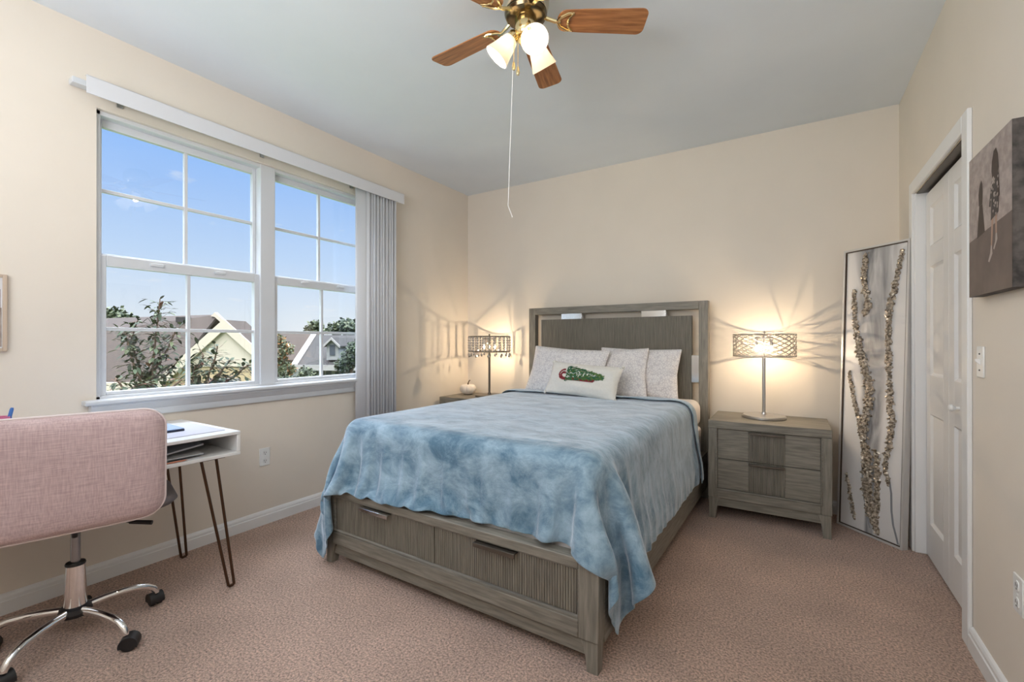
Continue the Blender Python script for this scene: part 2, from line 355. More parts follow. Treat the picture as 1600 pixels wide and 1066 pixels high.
# baseboards: profile board with a stepped top
def baseboard(name, p0, p1, nrm):
    p0, p1, n = Vector((*p0, 0)), Vector((*p1, 0)), Vector((*nrm, 0))
    prof = [(0, 0), (.016, 0), (.016, .058), (.0125, .062), (.0125, .074), (.008, .084), (.003, .089), (0, .090)]
    b = MB(); b.hexa([p0 + n * a + Vector((0, 0, z)) for a, z in prof], [p1 + n * a + Vector((0, 0, z)) for a, z in prof])
    return struct(b.build(name, 'trim', sharp=20))
baseboard('baseboard_left', (0, YF), (0, 0), (1, 0)); baseboard('baseboard_back', (0, 0), (W, 0), (0, -1))
baseboard('baseboard_right', (W, YF), (W, DY0 - .075), (-1, 0))

# window_1 : two double-hung units behind one stool and apron
win = thing('window_1', None, None, (0, 0, 0)); struct(win)
XF = -.02
b = MB()
b.box(-.125, -.022, WY0, WY0 + .022, WZ0, WZ1); b.box(-.125, -.022, WY1 - .022, WY1, WZ0, WZ1)
b.box(-.125, -.022, WY0, WY1, WZ1 - .022, WZ1); b.box(-.125, -.022, WY0, WY1, WZ0, WZ0 + .022)
YM0, YM1 = -2.196, -2.098
b.box(-.125, -.018, YM0, YM1, WZ0, WZ1)
for y0, y1 in ((WY0 + .022, YM0), (YM1, WY1 - .022)): b.box(-.125, -.105, y0, y1, WZ1 - .045, WZ1 - .02)
struct(b.build('window_frame', 'vinyl', win, .003))
def sash(name, x0, x1, gy0, gy1, gz0, gz1, l, r_, bt, tp):
    b = MB()
    b.box(x0, x1, gy0 - l, gy0, gz0 - bt, gz1 + tp); b.box(x0, x1, gy1, gy1 + r_, gz0 - bt, gz1 + tp)
    b.box(x0, x1, gy0, gy1, gz0 - bt, gz0); b.box(x0, x1, gy0, gy1, gz1, gz1 + tp)
    o = struct(b.build(name, 'vinyl', win, .003))
    b = MB(); xm = (x0 + x1) / 2; ym = (gy0 + gy1) / 2; zm = (gz0 + gz1) / 2
    b.box(xm - .011, xm + .011, ym - .009, ym + .009, gz0, gz1); b.box(xm - .010, xm + .010, gy0, gy1, zm - .009, zm + .009)
    struct(b.build('muntin', 'vinyl', o, .002))
    b = MB(); b.box(xm - .002, xm + .002, gy0, gy1, gz0, gz1); struct(b.build('pane', 'glass', o))
    return o
for y0, y1 in ((WY0 + .022, YM0), (YM1, WY1 - .022)):
    up = sash('sash_upper', -.105, -.075, y0 + .020, y1 - .022, 1.645, 2.295, .02, .022, .03, .045)
    lo = sash('sash_lower', -.072, -.035, y0 + .027, y1 - .030, .936, 1.578, .027, .03, .02, .055)
    b = MB()
    for k in (.3, .7):
        yy = y0 + (y1 - y0) * k; b.box(-.036, -.022, yy - .03, yy + .03, 1.602, 1.618)
    struct(b.build('sash_lock', 'vinyl', lo, .003))
b = MB(); b.prism([(-.03, .880), (.052, .880), (.058, .885), (.058, .898), (.052, .903), (-.03, .903)], WY0 - .055, WY1 + .055, 'y'); struct(b.build('stool', 'vinyl', win, .002))
b = MB(); b.prism([(0, .800), (.016, .800), (.020, .812), (.020, .835), (.027, .842), (.034, .862), (.042, .870), (.042, .880), (0, .880)], WY0 - .03, WY1 + .03, 'y'); struct(b.build('apron', 'vinyl', win, .0015))

# trim_1 : casing round the closet opening, with jamb liners and header track
tr = MB()
tr.box(W - .016, W, DY0 - .072, DY0, 0, DZ + .07); tr.box(W - .016, W, DY1, DY1 + .072, 0, DZ + .07); tr.box(W - .016, W, DY0, DY1, DZ, DZ + .07)
tr.box(W - .004, W + .11, DY0, DY0 + .012, 0, DZ); tr.box(W - .004, W + .11, DY1 - .012, DY1, 0, DZ)
struct(tr.build('trim_1', 'trim', None, .004))
# door_1 : bifold closet door of two leaves
dr = thing('door_1', None, None, (0, 0, 0)); struct(dr)
b = MB(); b.box(W + .004, W + .10, DY0 + .012, DY1 - .012, DZ - .006, DZ + .002); struct(b.build('header_track', 'track', dr))
b = MB(); b.box(W + .085, W + .105, DY0 + .012, DY1 - .012, DZ - .05, DZ - .006); struct(b.build('track_lip', 'dark', dr))
def leaf(y0, y1):
    X0 = W + .043; X1 = X0 + .035; b = MB()
    zs = [(.20, .80), (1.01, 1.60), (1.71, 1.925)]; my = .085
    ya, yb = y0 + my, y1 - my
    b.box(X0, X1, y0, ya, .012, 2.012); b.box(X0, X1, yb, y1, .012, 2.012)
    prev = .012
    for z0, z1 in zs + [(2.012, 2.012)]:
        b.box(X0, X1, ya, yb, prev, z0); prev = z1
    for z0, z1 in zs:                       # raised panels with sloped surround
        def fr(d, i): return [(X0 + d, ya + i, z0 + i), (X0 + d, yb - i, z0 + i), (X0 + d, yb - i, z1 - i), (X0 + d, ya + i, z1 - i)]
        rings = [fr(.0, 0), fr(.012, .012), fr(.012, .02), fr(.004, .045)]
        vs = [[b.v(p) for p in r] for r in rings]
        for p, q in zip(vs, vs[1:]):
            for k in range(4): b.f([p[k], p[(k + 1) % 4], q[(k + 1) % 4], q[k]])
        b.f(vs[-1])
    return b
ym = -.893
L1 = struct(leaf(ym + .002, DY1 - .016).build('door_leaf', 'door', dr, .0015, sharp=25))
L2 = struct(leaf(DY0 + .014, ym - .002).build('door_leaf', 'door', dr, .0015, sharp=25))
b = MB(); b.T = Matrix.Translation((W + .043, -1.058, .893)) @ Matrix.Rotation(R(-90), 4, 'Y')
b.lathe([(.008, 0), (.007, .012), (.012, .018), (.0165, .026), (.015, .034), (.008, .038), (.0001, .039)], 20, False); struct(b.build('door_knob', 'white', L2))

# ------------------------------------------------------------------ wall plates, switch
def outlet(name, label, loc, rz):
    t = thing(name, label, 'outlet', loc, rz)
    b = MB(); b.box(-.035, .035, -.006, 0, -.0575, .0575); b.build('wall_plate', 'plate', t, .004)
    for s in (-1, 1):
        b = MB(); z = s * .026
        b.mi = 0; b.prism([(.0165 * math.cos(a) if abs(math.cos(a)) < .8 else math.copysign(.0132, math.cos(a)), z + .0165 * math.sin(a)) for a in [2 * PI * k / 24 for k in range(24)]], -.0085, -.005, 'y')
        b.mi = 1
        b.box(-.0075, -.0045, -.0089, -.008, z - .002, z + .0085); b.box(.0045, .0075, -.0089, -.008, z - .002, z + .007); b.box(-.003, .003, -.0089, -.008, z - .011, z - .006)
        b.build('receptacle', ['white', 'slot'], t)
    b = MB(); b.box(-.003, .003, -.0075, -.005, -.003, .003); b.build('screw', 'plate', t)
    return t
outlet('wall_outlet', 'white duplex wall outlet low on the beige wall under the window', (0, -2.18, .439), R(90))
outlet('wall_outlet', 'white wall outlet low on the right wall near the picture edge, past the closet door', (W, -1.835, .415), R(-90))
t = thing('light_switch', 'white toggle light switch plate beside the closet door below the canvas photo', 'switch', (W, -1.508, 1.117), R(-90))
b = MB(); b.box(-.035, .035, -.006, 0, -.0575, .0575); b.build('wall_plate', 'plate', t, .004)
b = MB(); b.hexa([(-.005, -.005, -.011), (.005, -.005, -.011), (.005, -.005, .011), (-.005, -.005, .011)], [(-.004, -.018, .003), (.004, -.018, .003), (.004, -.018, .012), (-.004, -.018, .012)]); b.build('toggle', 'white', t)
for z in (-.03, .03):
    b = MB(); b.ball((0, -.006, z), .0035, 8, 4); b.build('screw', 'slot', t)

# ------------------------------------------------------------------ vertical blinds
t = thing('vertical_blinds', 'white vertical blinds stacked open at the right side of the window under a long valance', 'blinds', (0, 0, 0))
b = MB(); b.box(.012, .065, -3.125, -1.06, 2.415, 2.443); b.build('headrail', 'vinyl', t, .003)
b = MB(); b.box(.112, .117, -3.088, -1.045, 2.365, 2.450); b.box(.10, .117, -3.088, -1.045, 2.447, 2.4505); b.build('valance', 'vane', t, .001)
b = MB()
for y in (-2.93, -2.2, -1.5):
    b = MB(); b.box(.0, .112, y - .012, y + .012, 2.4435, 2.447); b.box(.0, .008, y - .012, y + .012, 2.39, 2.447); b.box(.04, .06, y - .015, y + .015, 2.40, 2.4436); b.build('valance_bracket', 'silver', t)
rng = random.Random(5)
nv = 11
for k in range(nv):
    y = -1.455 + k * (.31 / (nv - 1)); a = R(74 - 10 * (k % 3) + rng.uniform(-3, 3)) if k else R(28)
    b = MB(); ca, sa = math.cos(a), math.sin(a)
    def vn(u, v, y=y, ca=ca, sa=sa):
        q = (u - .5) * .089; bow = .006 * (1 - (2 * u - 1) ** 2)
        return (.066 + sa * q * 1.0 + ca * bow, y + ca * q - sa * bow, .46 + v * 1.93)
    b.surf(7, 2, vn); o = b.build('vane', 'vane', t, sharp=0)
    sm = o.modifiers.new('s', 'SOLIDIFY'); sm.thickness = .001
    b = MB(); b.box(.062, .070, y - .003, y + .003, 2.385, 2.416); b.build('vane_clip', 'vinyl', o)

# ------------------------------------------------------------------ ceiling fan
FX, FY = 1.955, -2.145
fan = thing('ceiling_fan', 'brass ceiling fan with oak blades and three lit frosted glass shades', 'fan', (FX, FY, H))
b = MB(); b.lathe([(.001, 0), (.078, 0), (.080, -.012), (.098, -.03), (.102, -.06), (.100, -.10), (.094, -.122), (.090, -.128), (.001, -.128)], 48, False); b.build('motor_housing', 'pewter', fan)
b = MB(); b.lathe([(.001, -.1285), (.088, -.1285), (.092, -.138), (.086, -.150), (.07, -.158), (.001, -.158)], 48, False); b.build('flywheel', mat('dark_brass_band', (.16, .12, .07), .2, 1), fan)
b = MB(); b.lathe([(.001, -.155), (.044, -.157), (.048, -.166), (.046, -.2), (.044, -.222), (.036, -.232), (.001, -.234)], 40, False); b.build('switch_housing', 'brass', fan)
b = MB(); b.lathe([(.001, -.23), (.03, -.234), (.034, -.25), (.022, -.268), (.010, -.278), (.001, -.28)], 32, False); b.build('light_fitter', 'brass', fan)
bl = MB()
r0, r1, hw0, hw1, th = .135, .522, .052, .064, .005
out = []
for k in range(9): a = PI / 2 + PI * k / 8; out.append((r0 + .035 + .035 * math.cos(a), hw0 * math.sin(a)))
for x, y in ((.25, -.057), (.40, -.061)): out.append((x, y))
for k in range(7): a = -PI / 2 + PI / 2 * k / 6; out.append((r1 - .03 + .03 * math.cos(a), -hw1 + .03 + .03 * math.sin(a)))
for k in range(7): a = PI / 2 * k / 6; out.append((r1 - .03 + .03 * math.cos(a), hw1 - .03 + .03 * math.sin(a)))
for x, y in ((.40, .061), (.25, .057)): out.append((x, y))
pitch = Matrix.Rotation(R(-11), 4, 'X')
bl.T = Matrix.Translation((0, 0, -.160)) @ pitch; bl.prism(out, -th / 2, th / 2, 'z')
blade0 = bl.build('blade', 'blade', fan, .0015)
ir = MB(); ir.T = Matrix.Translation((0, 0, -.160)) @ pitch
ir.tube([(.068, 0, .022), (.095, 0, .008), (.125, 0, -.004), (.15, 0, -.006)], [.009, .008, .008, .007], 8)
for s in (1, -1):
    ir.tube([(.135, 0, -.006), (.15, s * .022, -.006), (.18, s * .040, -.006), (.205, s * .042, -.006)], [.006, .006, .0055, .004], 8)
ir.tube([(.205, -.042, -.006), (.186, -.022, -.006), (.180, 0, -.006), (.186, .022, -.006), (.205, .042, -.006)], .005, 8)
for p in ((.195, .040), (.195, -.040), (.182, 0)): ir.ball((p[0], p[1], -.008), .006, 8, 5)
iron0 = ir.build('blade_iron', 'brass', blade0)
for k in range(5):
    o = blade0 if k == 0 else blade0.copy()
    if k:
        COL.objects.link(o); o.parent = fan; c = iron0.copy(); COL.objects.link(c); c.parent = o
    o.rotation_euler = (0, 0, R(31.85 + 1.0 + 72 * k))
for ang, tilt, dz in ((172, 42, 0), (-76, 44, -.022), (46, 40, 0)):
    a = R(31.85 + ang); tl = R(tilt)
    # local frame: shade axis points outward and down
    Tm = Matrix.Rotation(a, 4, 'Z') @ Matrix.Translation((.050, 0, -.222 + dz)) @ Matrix.Rotation(PI - tl - 0.0, 4, 'Y')
    ar = MB(); ar.T = Matrix.Rotation(a, 4, 'Z'); ar.tube([(.03, 0, -.20), (.046, 0, -.200), (.054, 0, -.208 + dz), (.056, 0, -.216 + dz)], .008, 10)
    ar.T = Tm; ar.lathe([(.001, -.012), (.020, -.012), (.026, -.004), (.027, .018), (.024, .02)], 24, False)
    arm = ar.build('lamp_arm', 'brass', fan)
    s = MB(); s.T = Tm
    prof = [(.024, .012), (.030, .02), (.038, .045), (.045, .075), (.0525, .10), (.058, .118)]
    s.lathe(prof, 40, False); s.lathe([(r - .0025, z) for r, z in prof], 40, False)
    s.surf(40, 2, lambda u, v: ((.058 - .0025 * v) * math.cos(2 * PI * u), (.058 - .0025 * v) * math.sin(2 * PI * u), .118), True)
    sh = s.build('glass_shade', 'shade', fan, weld=True, sharp=50)
    q = MB(); q.T = Tm; q.lathe([(.010, .02), (.012, .035), (.020, .058), (.0235, .072), (.020, .086), (.010, .094), (.0005, .096)], 16, False); q.build('bulb', 'fanbulb', sh)
def chain(name, top, bot):
    b = MB(); n = int((top[2] - bot[2]) / .005)
    for k in range(n):
        f_ = k / n; b.ball([top[i] * (1 - f_) + bot[i] * f_ for i in range(3)], .0021, 6, 4)
    c = b.build(name, 'brass', fan)
    b = MB(); b.T = Matrix.Translation(bot); b.lathe([(.001, .002), (.004, 0), (.006, -.012), (.008, -.026), (.006, -.034), (.001, -.036)], 14, False); b.build('fob', 'brass', c)
chain('pull_chain', (-.040, -.030, -.225), (-.042, -.032, -.345)); chain('pull_chain', (-.010, -.048, -.23), (-.010, -.05, -.385))
b = MB(); b.tube([(-.045, -.034, -.38), (-.050, -.037, -.55), (-.056, -.041, -.75), (-.060, -.045, -.92), (-.062, -.046, -.965), (-.052, -.040, -.995), (-.047, -.037, -1.01)], .0016, 6); b.ball((-.047, -.037, -1.012), .003, 6, 4)
b.build('pull_cord', 'white', fan)

# ------------------------------------------------------------------ bed
BLOC, BROT = (1.603, -.055, 0), R(-1.0)
bed = thing('bed', 'grey oak storage bed with reeded drawers in the footboard and open-framed headboard', 'bed', BLOC, BROT)
HB0, HB1, HT = -.072, -.008, 1.505
b = MB(); b.mi = 0
b.box(-.79, -.722, HB0, HB1, 0, HT - .0); b.box(.722, .79, HB0, HB1, 0, HT)
b.mi = 1; b.box(-.722, .722, HB0, HB1, HT - .062, HT); b.box(-.722, .722, HB0 + .01, HB1, .25, .40)
hb = b.build('headboard', ['wz', 'wx'], bed, .003)
def reeded(b, x0, x1, z0, z1, yf, yb, n, d=.004):
    pts = []
    for k in range(n):
        xa = x0 + (x1 - x0) * k / n; xb = x0 + (x1 - x0) * (k + 1) / n; wd = xb - xa
        pts += [(xa, yf + d), (xa + wd * .22, yf), (xa + wd * .78, yf)]
    pts += [(x1, yf + d)]
    vb = [b.v((x, y, z0)) for x, y in pts]; vt = [b.v((x, y, z1)) for x, y in pts]
    for k in range(len(pts) - 1): b.f([vb[k], vb[k + 1], vt[k + 1], vt[k]])
    e0, e1, e2, e3 = b.v((x0, yb, z0)), b.v((x1, yb, z0)), b.v((x1, yb, z1)), b.v((x0, yb, z1))
    b.f([e0, e3, e2, e1]); b.f([vb[0], vt[0], e3, e0]); b.f([vb[-1], e1, e2, vt[-1]]); b.f(vb + [e1, e0]); b.f(vt + [e2, e3])
b = MB(); reeded(b, -.668, .668, .40, 1.395, HB0 + .018, HB1 - .008, 110, .0035); b.build('headboard_panel', 'reed', hb, sharp=20)
for x0, x1, z0, z1 in ((-.455, -.255, 1.393, HT - .060), (.275, .475, 1.393, HT - .060), (-.724, -.667, .875, 1.085), (.667, .724, .875, 1.085)):
    b = MB(); b.box(x0, x1, HB0 + .012, HB1 - .012, z0, z1); b.build('metal_inlay', 'mirror', hb, .002)
FB = -2.243
b = MB(); b.mi = 0
b.box(-.785, -.722, FB, FB + .06, .112, .402); b.box(.706, .785, FB, FB + .06, .112, .402)
b.mi = 1; b.box(-.722, .706, FB, FB + .06, .363, .402); b.box(-.722, .706, FB, FB + .06, .112, .178); b.box(-.722, .706, FB + .035, FB + .06, .178, .363)
fb = b.build('footboard', ['wz', 'wx'], bed, .004)
b = MB(); b.box(-.752, .752, FB + .018, FB + .045, .05, .112); b.build('apron', 'wx', bed, .002)
b = MB()                                                        # bevelled inner border round the drawers
def border(b, x0, x1, z0, z1, y, wd, dp):
    o_ = [(x0, y, z0), (x1, y, z0), (x1, y, z1), (x0, y, z1)]; i_ = [(x0 + wd, y + dp, z0 + wd), (x1 - wd, y + dp, z0 + wd), (x1 - wd, y + dp, z1 - wd), (x0 + wd, y + dp, z1 - wd)]
    vo = [b.v(p) for p in o_]; vi = [b.v(p) for p in i_]
    for k in range(4): b.f([vo[k], vo[(k + 1) % 4], vi[(k + 1) % 4], vi[k]])
border(b, -.722, .706, .178, .363, FB + .001, .010, .014); o = b.build('moulding', 'wx', fb); sm = o.modifiers.new('s', 'SOLIDIFY'); sm.thickness = .004; sm.offset = -1
for x0, x1, h0, h1 in ((-.711, -.0105, -.49, -.285), (-.0045, .695, .235, .44)):
    b = MB(); reeded(b, x0, x1, .1885, .353, FB + .014, FB + .036, 62, .0035); d = b.build('drawer', 'reed', bed, sharp=20)
    b = MB(); b.box(h0, h1, FB - .018, FB + .015, .349, .353); b.box(h0, h1, FB - .018, FB - .014, .336, .354); b.build('handle', 'mirror' if h0 < 0 else 'pull', d, .001)
def leg_mesh(sx, sy, x, y, top, dxi=.03):
    b = MB(); xo = x; t = .074; f_ = .046      # outer corner x,y ; inner edges taper
    def sq(s, z, o): return [(xo - sx * o, y - sy * o, z), (xo - sx * s, y - sy * o, z), (xo - sx * s, y - sy * s, z), (xo - sx * o, y - sy * s, z)]
    rows = [sq(f_, 0, .003), sq(f_ + .006, top * .45, .004), sq(t * .82, top * .75, .004), sq(t, top, .004)]
    vs = [[b.v(p) for p in r] for r in rows]
    for p, q in zip(vs, vs[1:]):
        for k in range(4): b.f([p[k], p[(k + 1) % 4], q[(k + 1) % 4], q[k]])
    b.f(vs[0]); b.f(vs[-1]); return b
for sx_ in (-1, 1): leg_mesh(sx_, -1, sx_ * .785, FB, .113).build('leg', 'wz', bed, .002)
for sx_ in (-1, 1):
    b = MB(); xa, xb = sorted((sx_ * .750, sx_ * .785)); b.box(xa, xb, FB + .06, HB0, .09, .36); b.build('side_rail', 'wy', bed, .003)
b = MB(); b.box(-.75, .75, FB + .06, HB0, .30, .33); b.build('slat_deck', 'wx', bed)
# mattress
def rbox(b, x0, x1, y0, y1, z0, z1, r, n=5):
    cx, cy, cz = (x0 + x1) / 2, (y0 + y1) / 2, (z0 + z1) / 2; hx, hy, hz = (x1 - x0) / 2 - r, (y1 - y0) / 2 - r, (z1 - z0) / 2 - r
    nu, nv_ = 4 * n, 2 * n
    def fn(u, v):
        a = 2 * PI * u; p = -PI / 2 + PI * v
        sx_ = 1 if math.cos(a) > 1e-9 else -1; sy_ = 1 if math.sin(a) > 1e-9 else -1
        return Vector((cx + sx_ * hx + r * math.cos(p) * math.cos(a), cy + sy_ * hy + r * math.cos(p) * math.sin(a), cz + (hz if p > 0 else -hz) + r * math.sin(p)))
    vs = []
    angs = []
    for q in range(4):
        for k in range(n + 1): angs.append((q, q * PI / 2 + PI / 2 * k / n))
    ps = [(-1, -PI / 2 * (1 - k / n)) for k in range(n + 1)] + [(1, PI / 2 * k / n) for k in range(n + 1)]
    sg = [(1, 1), (-1, 1), (-1, -1), (1, -1)]
    for q, a in angs:
        vs.append([b.v((cx + sg[q][0] * hx + r * math.cos(p) * math.cos(a), cy + sg[q][1] * hy + r * math.cos(p) * math.sin(a), cz + s * hz + r * math.sin(p))) for s, p in ps])
    n_ = len(vs)
    for i in range(n_):
        for j in range(len(ps) - 1): b.f([vs[i][j], vs[(i + 1) % n_][j], vs[(i + 1) % n_][j + 1], vs[i][j + 1]])
    b.f([c[0] for c in vs][::-1]); b.f([c[-1] for c in vs])
MX, MY0, MY1, MZ = .745, -2.165, -.076, .752
mt = thing('mattress', 'thick white mattress with fitted sheet showing at the head of the bed', 'mattress', BLOC, BROT)
b = MB(); rbox(b, -MX, MX, MY0, MY1, .331, .55, .03); b.build('box_base', 'sheet', mt)
b = MB(); rbox(b, -MX, MX, MY0, MY1, .545, MZ, .065); b.build('fitted_sheet', 'sheet', mt)

# blanket: relaxed cloth over the mattress (position based, in the bed's own frame)
def drape():
    dx = .028; hangL, hangR, hangF = .53, .43, .345
    nx = int(round((2 * MX + hangL + hangR) / dx)) + 1; yhead = -.43
    ny = int(round((yhead - MY0 + hangF) / dx)) + 1
    rng = np.random.default_rng(3)
    X = -MX - hangL + np.arange(nx) * dx; Y = yhead - np.arange(ny) * dx
    P = np.zeros((ny, nx, 3)); P[..., 0] = X[None]; P[..., 1] = Y[:, None]; P[..., 2] = MZ + .012
    # slight skew: the right-hand foot corner hangs a little lower
    P[..., 1] += .018 * (P[..., 0] / MX)
    P[..., 2] += rng.normal(0, .004, P.shape[:2])
    V = np.zeros_like(P); dt = 1 / 60
    boxes = [((-MX, MX), (MY0, MY1), (.331, MZ), .065), ((-.79, .79), (FB - .004, FB + .06), (0, .404), .01), ((-.787, .787), (FB, -.07), (.05, .362), .01)]
    def collide(P, m=.012):
        hit = np.zeros(P.shape[:2], bool)
        for (x0, x1), (y0, y1), (z0, z1), r in boxes:
            c = np.array([(x0 + x1) / 2, (y0 + y1) / 2, (z0 + z1) / 2]); h = np.array([(x1 - x0) / 2, (y1 - y0) / 2, (z1 - z0) / 2]) - r
            q = P - c; d = np.abs(q) - h; o_ = np.maximum(d, 0); ln = np.linalg.norm(o_, axis=-1)
            ins = ln < 1e-9
            k = np.argmax(d, axis=-1); g = np.where(ins[..., None], np.eye(3)[k], o_ / np.maximum(ln, 1e-9)[..., None]) * np.where(q < 0, -1., 1.)
            dist = np.where(ins, d.max(-1), ln) - r - m
            pen = dist < 0; P += np.where(pen[..., None], -dist[..., None] * g, 0); hit |= pen
        low = P[..., 2] < .012; P[..., 2] = np.maximum(P[..., 2], .012); hit |= low
        return hit
    def con(P, a, b, L, k):
        d = P[b] - P[a]; l = np.linalg.norm(d, axis=-1, keepdims=True); cfx = d * (.5 * k * (l - L) / np.maximum(l, 1e-9)); P[a] += cfx; P[b] -= cfx
    S = slice
    cons = []
    for o_ in (0, 1):
        na = (nx - o_) // 2 * 2; nb = (ny - o_) // 2 * 2
        # the hem is a little fuller than the top, so that it falls in folds
        fx = np.clip((MY0 - Y) / hangF, 0, 1); fy = np.clip((np.abs(X) - MX) / hangR, 0, 1)
        cons.append(((S(None), S(o_, o_ + na, 2)), (S(None), S(o_ + 1, o_ + na, 2)), (dx * (1 + .20 * fx))[:, None, None], 1.))
        cons.append(((S(o_, o_ + nb, 2), S(None)), (S(o_ + 1, o_ + nb, 2), S(None)), (dx * (1 + .035 * fy))[None, :, None], 1.))
        cons.append(((S(o_, o_ + nb, 2), S(0, nx - 1)), (S(o_ + 1, o_ + nb, 2), S(1, nx)), dx * 1.4142, .35))
        cons.append(((S(o_, o_ + nb, 2), S(1, nx)), (S(o_ + 1, o_ + nb, 2), S(0, nx - 1)), dx * 1.4142, .35))
    def bend(P, k):
        for ax in (0, 1):
            A = np.moveaxis(P, ax, 0)
            for st_ in (3,):
                d = A[st_:] - A[:-st_]; l = np.linalg.norm(d, axis=-1, keepdims=True); cfx = d * (.5 * k * np.minimum(l - st_ * dx * .97, 0) / np.maximum(l, 1e-9)) / 2
                A[:-st_] += cfx; A[st_:] -= cfx
    # cloth lying well inside the mattress edge stays where it was spread, with faint creases
    gx, gy = np.meshgrid(X, Y); free = (np.abs(gx) > MX - .10) | (gy < MY0 + .10)
    anc_x = np.clip(gx, -MX + .10, MX - .10); anc_y = np.maximum(gy, MY0 + .10)
    for j in range(ny):
        for i in range(nx):
            if not free[j, i]: P[j, i, 2] = MZ + .013 + .010 * max(0, noise.noise(Vector((X[i] * 3.1, Y[j] * 4.3, 1.7)))) + .004 * noise.noise(Vector((X[i] * 9, Y[j] * 7, 4)))
    P0 = P.copy(); rest = np.hypot(gx - anc_x, gy - anc_y)
    ai = np.clip(np.rint((anc_x - X[0]) / dx).astype(int), 0, nx - 1); aj = np.clip(np.rint((Y[0] - anc_y) / dx).astype(int), 0, ny - 1)
    A = P0[aj, ai]
    hit = np.zeros(P.shape[:2], bool)
    for it in range(260):
        V[..., 2] -= 9.8 * dt; V *= .97
        Q = P.copy(); P = P + V * dt
        for k in range(9):
            for a, b_, L, kk in cons: con(P, a, b_, L, kk)
            bend(P, .35)
            d = P - A; l = np.linalg.norm(d, axis=-1); f_ = np.where(l > rest * 1.02, rest * 1.02 / np.maximum(l, 1e-9), 1.); P = A + d * f_[..., None]
            hit = collide(P)
            P[~free] = P0[~free]
        D = P - Q
        D[hit] *= .35
        P = Q + D; V = np.clip(D / dt, -3, 3)
    # soft hanging folds that open towards the hem
    t = np.clip((MY0 - gy) / hangF, 0, 1.1); t2 = np.clip((gx - MX) / hangR, 0, 1.1)
    for xk, sl_, a_, w_ in ((-.68, .10, .026, .030), (-.56, .16, .022, .028), (-.43, .22, .018, .030), (-.20, .18, .009, .035), (.08, .10, .008, .04), (.40, .05, .013, .032), (.55, .02, .020, .032), (.68, -.02, .024, .03)):
        P[..., 1] -= a_ * np.exp(-((gx - xk - sl_ * t * .5) / w_) ** 2) * t ** .8
    for yk, sl_, a_, w_ in ((-2.08, -.05, .026, .030), (-1.95, -.08, .020, .030), (-1.78, -.10, .010, .035), (-1.2, 0, .008, .05), (-.55, .05, .016, .035)):
        P[..., 0] += a_ * np.exp(-((gy - yk + sl_ * t2 * .5) / w_) ** 2) * t2 ** .8
    return P
P = drape()
ny, nx = P.shape[:2]
b = MB()
# head end is turned back on itself: extra rows that climb over and lie on top
rows = [[Vector(P[j, i]) for i in range(nx)] for j in range(ny)]
from_rows = []
cnt = 5
for k in range(cnt, 0, -1):
    src = rows[k]; nrm_rows = []
    for i in range(nx):
        tu = rows[k][min(i + 1, nx - 1)] - rows[k][max(i - 1, 0)]; tv = rows[k + 1][i] - rows[k - 1][i]
        nr = tu.cross(tv).normalized()
        if nr.z < -.2: nr = -nr
        if abs(nr.z) <= .2: nr = nr if nr.x * (rows[k][i].x) > 0 else -nr
        nrm_rows.append(src[i] + nr * (.020 + .003 * math.sin(i * .5 + k)))
    from_rows.append(nrm_rows)
edge = []
for i in range(nx):
    e = (rows[0][i] + from_rows[-1][i]) / 2 + Vector((0, .016, 0)); edge.append(e)
rows = from_rows + [edge] + rows
g = [[b.v(p) for p in r] for r in rows]
for j in range(len(g) - 1):
    for i in range(nx - 1): b.f([g[j][i], g[j][i + 1], g[j + 1][i + 1], g[j + 1][i]])
bk = b.build('blanket', 'blanket', sharp=0)
bk.location = BLOC; bk.rotation_euler = (0, 0, BROT)
sm = bk.modifiers.new('s', 'SOLIDIFY'); sm.thickness = .007; sm.offset = 0
ss = bk.modifiers.new('ss', 'SUBSURF'); ss.levels = 1; ss.render_levels = 2
tag(bk, 'light blue plush blanket draped over the bed and hanging past the footboard', 'blanket')

# ------------------------------------------------------------------ pillows
def pillow_fn(w_, h_, t_, seed, pinch=.07):
    def fn(u, v, side):
        e = (1 - u * u) * (1 - v * v)
        x = u * w_ / 2 * (1 - pinch * (1 - v * v) * abs(u) ** 3 * 0 - pinch * (1 - abs(v)) ** .8 * abs(u)); y = v * h_ / 2 * (1 - pinch * (1 - abs(u)) ** .8 * abs(v))
        n_ = noise.noise(Vector((u * 1.9 + seed * 7.1, v * 1.9, side * 3.3))) * .018 + noise.noise(Vector((u * 6 + seed * 3.1, v * 6, side * 5))) * .005
        return Vector((x, side * (t_ / 2 * max(e, 0) ** .52 + n_ * min(1, 4 * max(e, 0)) + .002), y))
    return fn
def pillow_mesh(b, fn, n=26):
    gs = {}
    for s in (-1, 1):
        gs[s] = [[fn(-1 + 2 * i / n, -1 + 2 * j / n, s) for j in range(n + 1)] for i in range(n + 1)]
    vf = [[b.v(p) for p in r] for r in gs[-1]]; vb = [[b.v(p) for p in r] for r in gs[1]]
    for i in range(n):
        for j in range(n):
            b.f([vf[i][j], vf[i + 1][j], vf[i + 1][j + 1], vf[i][j + 1]]); b.f([vb[i][j], vb[i][j + 1], vb[i + 1][j + 1], vb[i + 1][j]])
    for i in range(n):
        b.f([vf[i][0], vb[i][0], vb[i + 1][0], vf[i + 1][0]]); b.f([vf[i][n], vf[i + 1][n], vb[i + 1][n], vb[i][n]])
        b.f([vf[0][i], vf[0][i + 1], vb[0][i + 1], vb[0][i]]); b.f([vf[n][i], vb[n][i], vb[n][i + 1], vf[n][i + 1]])
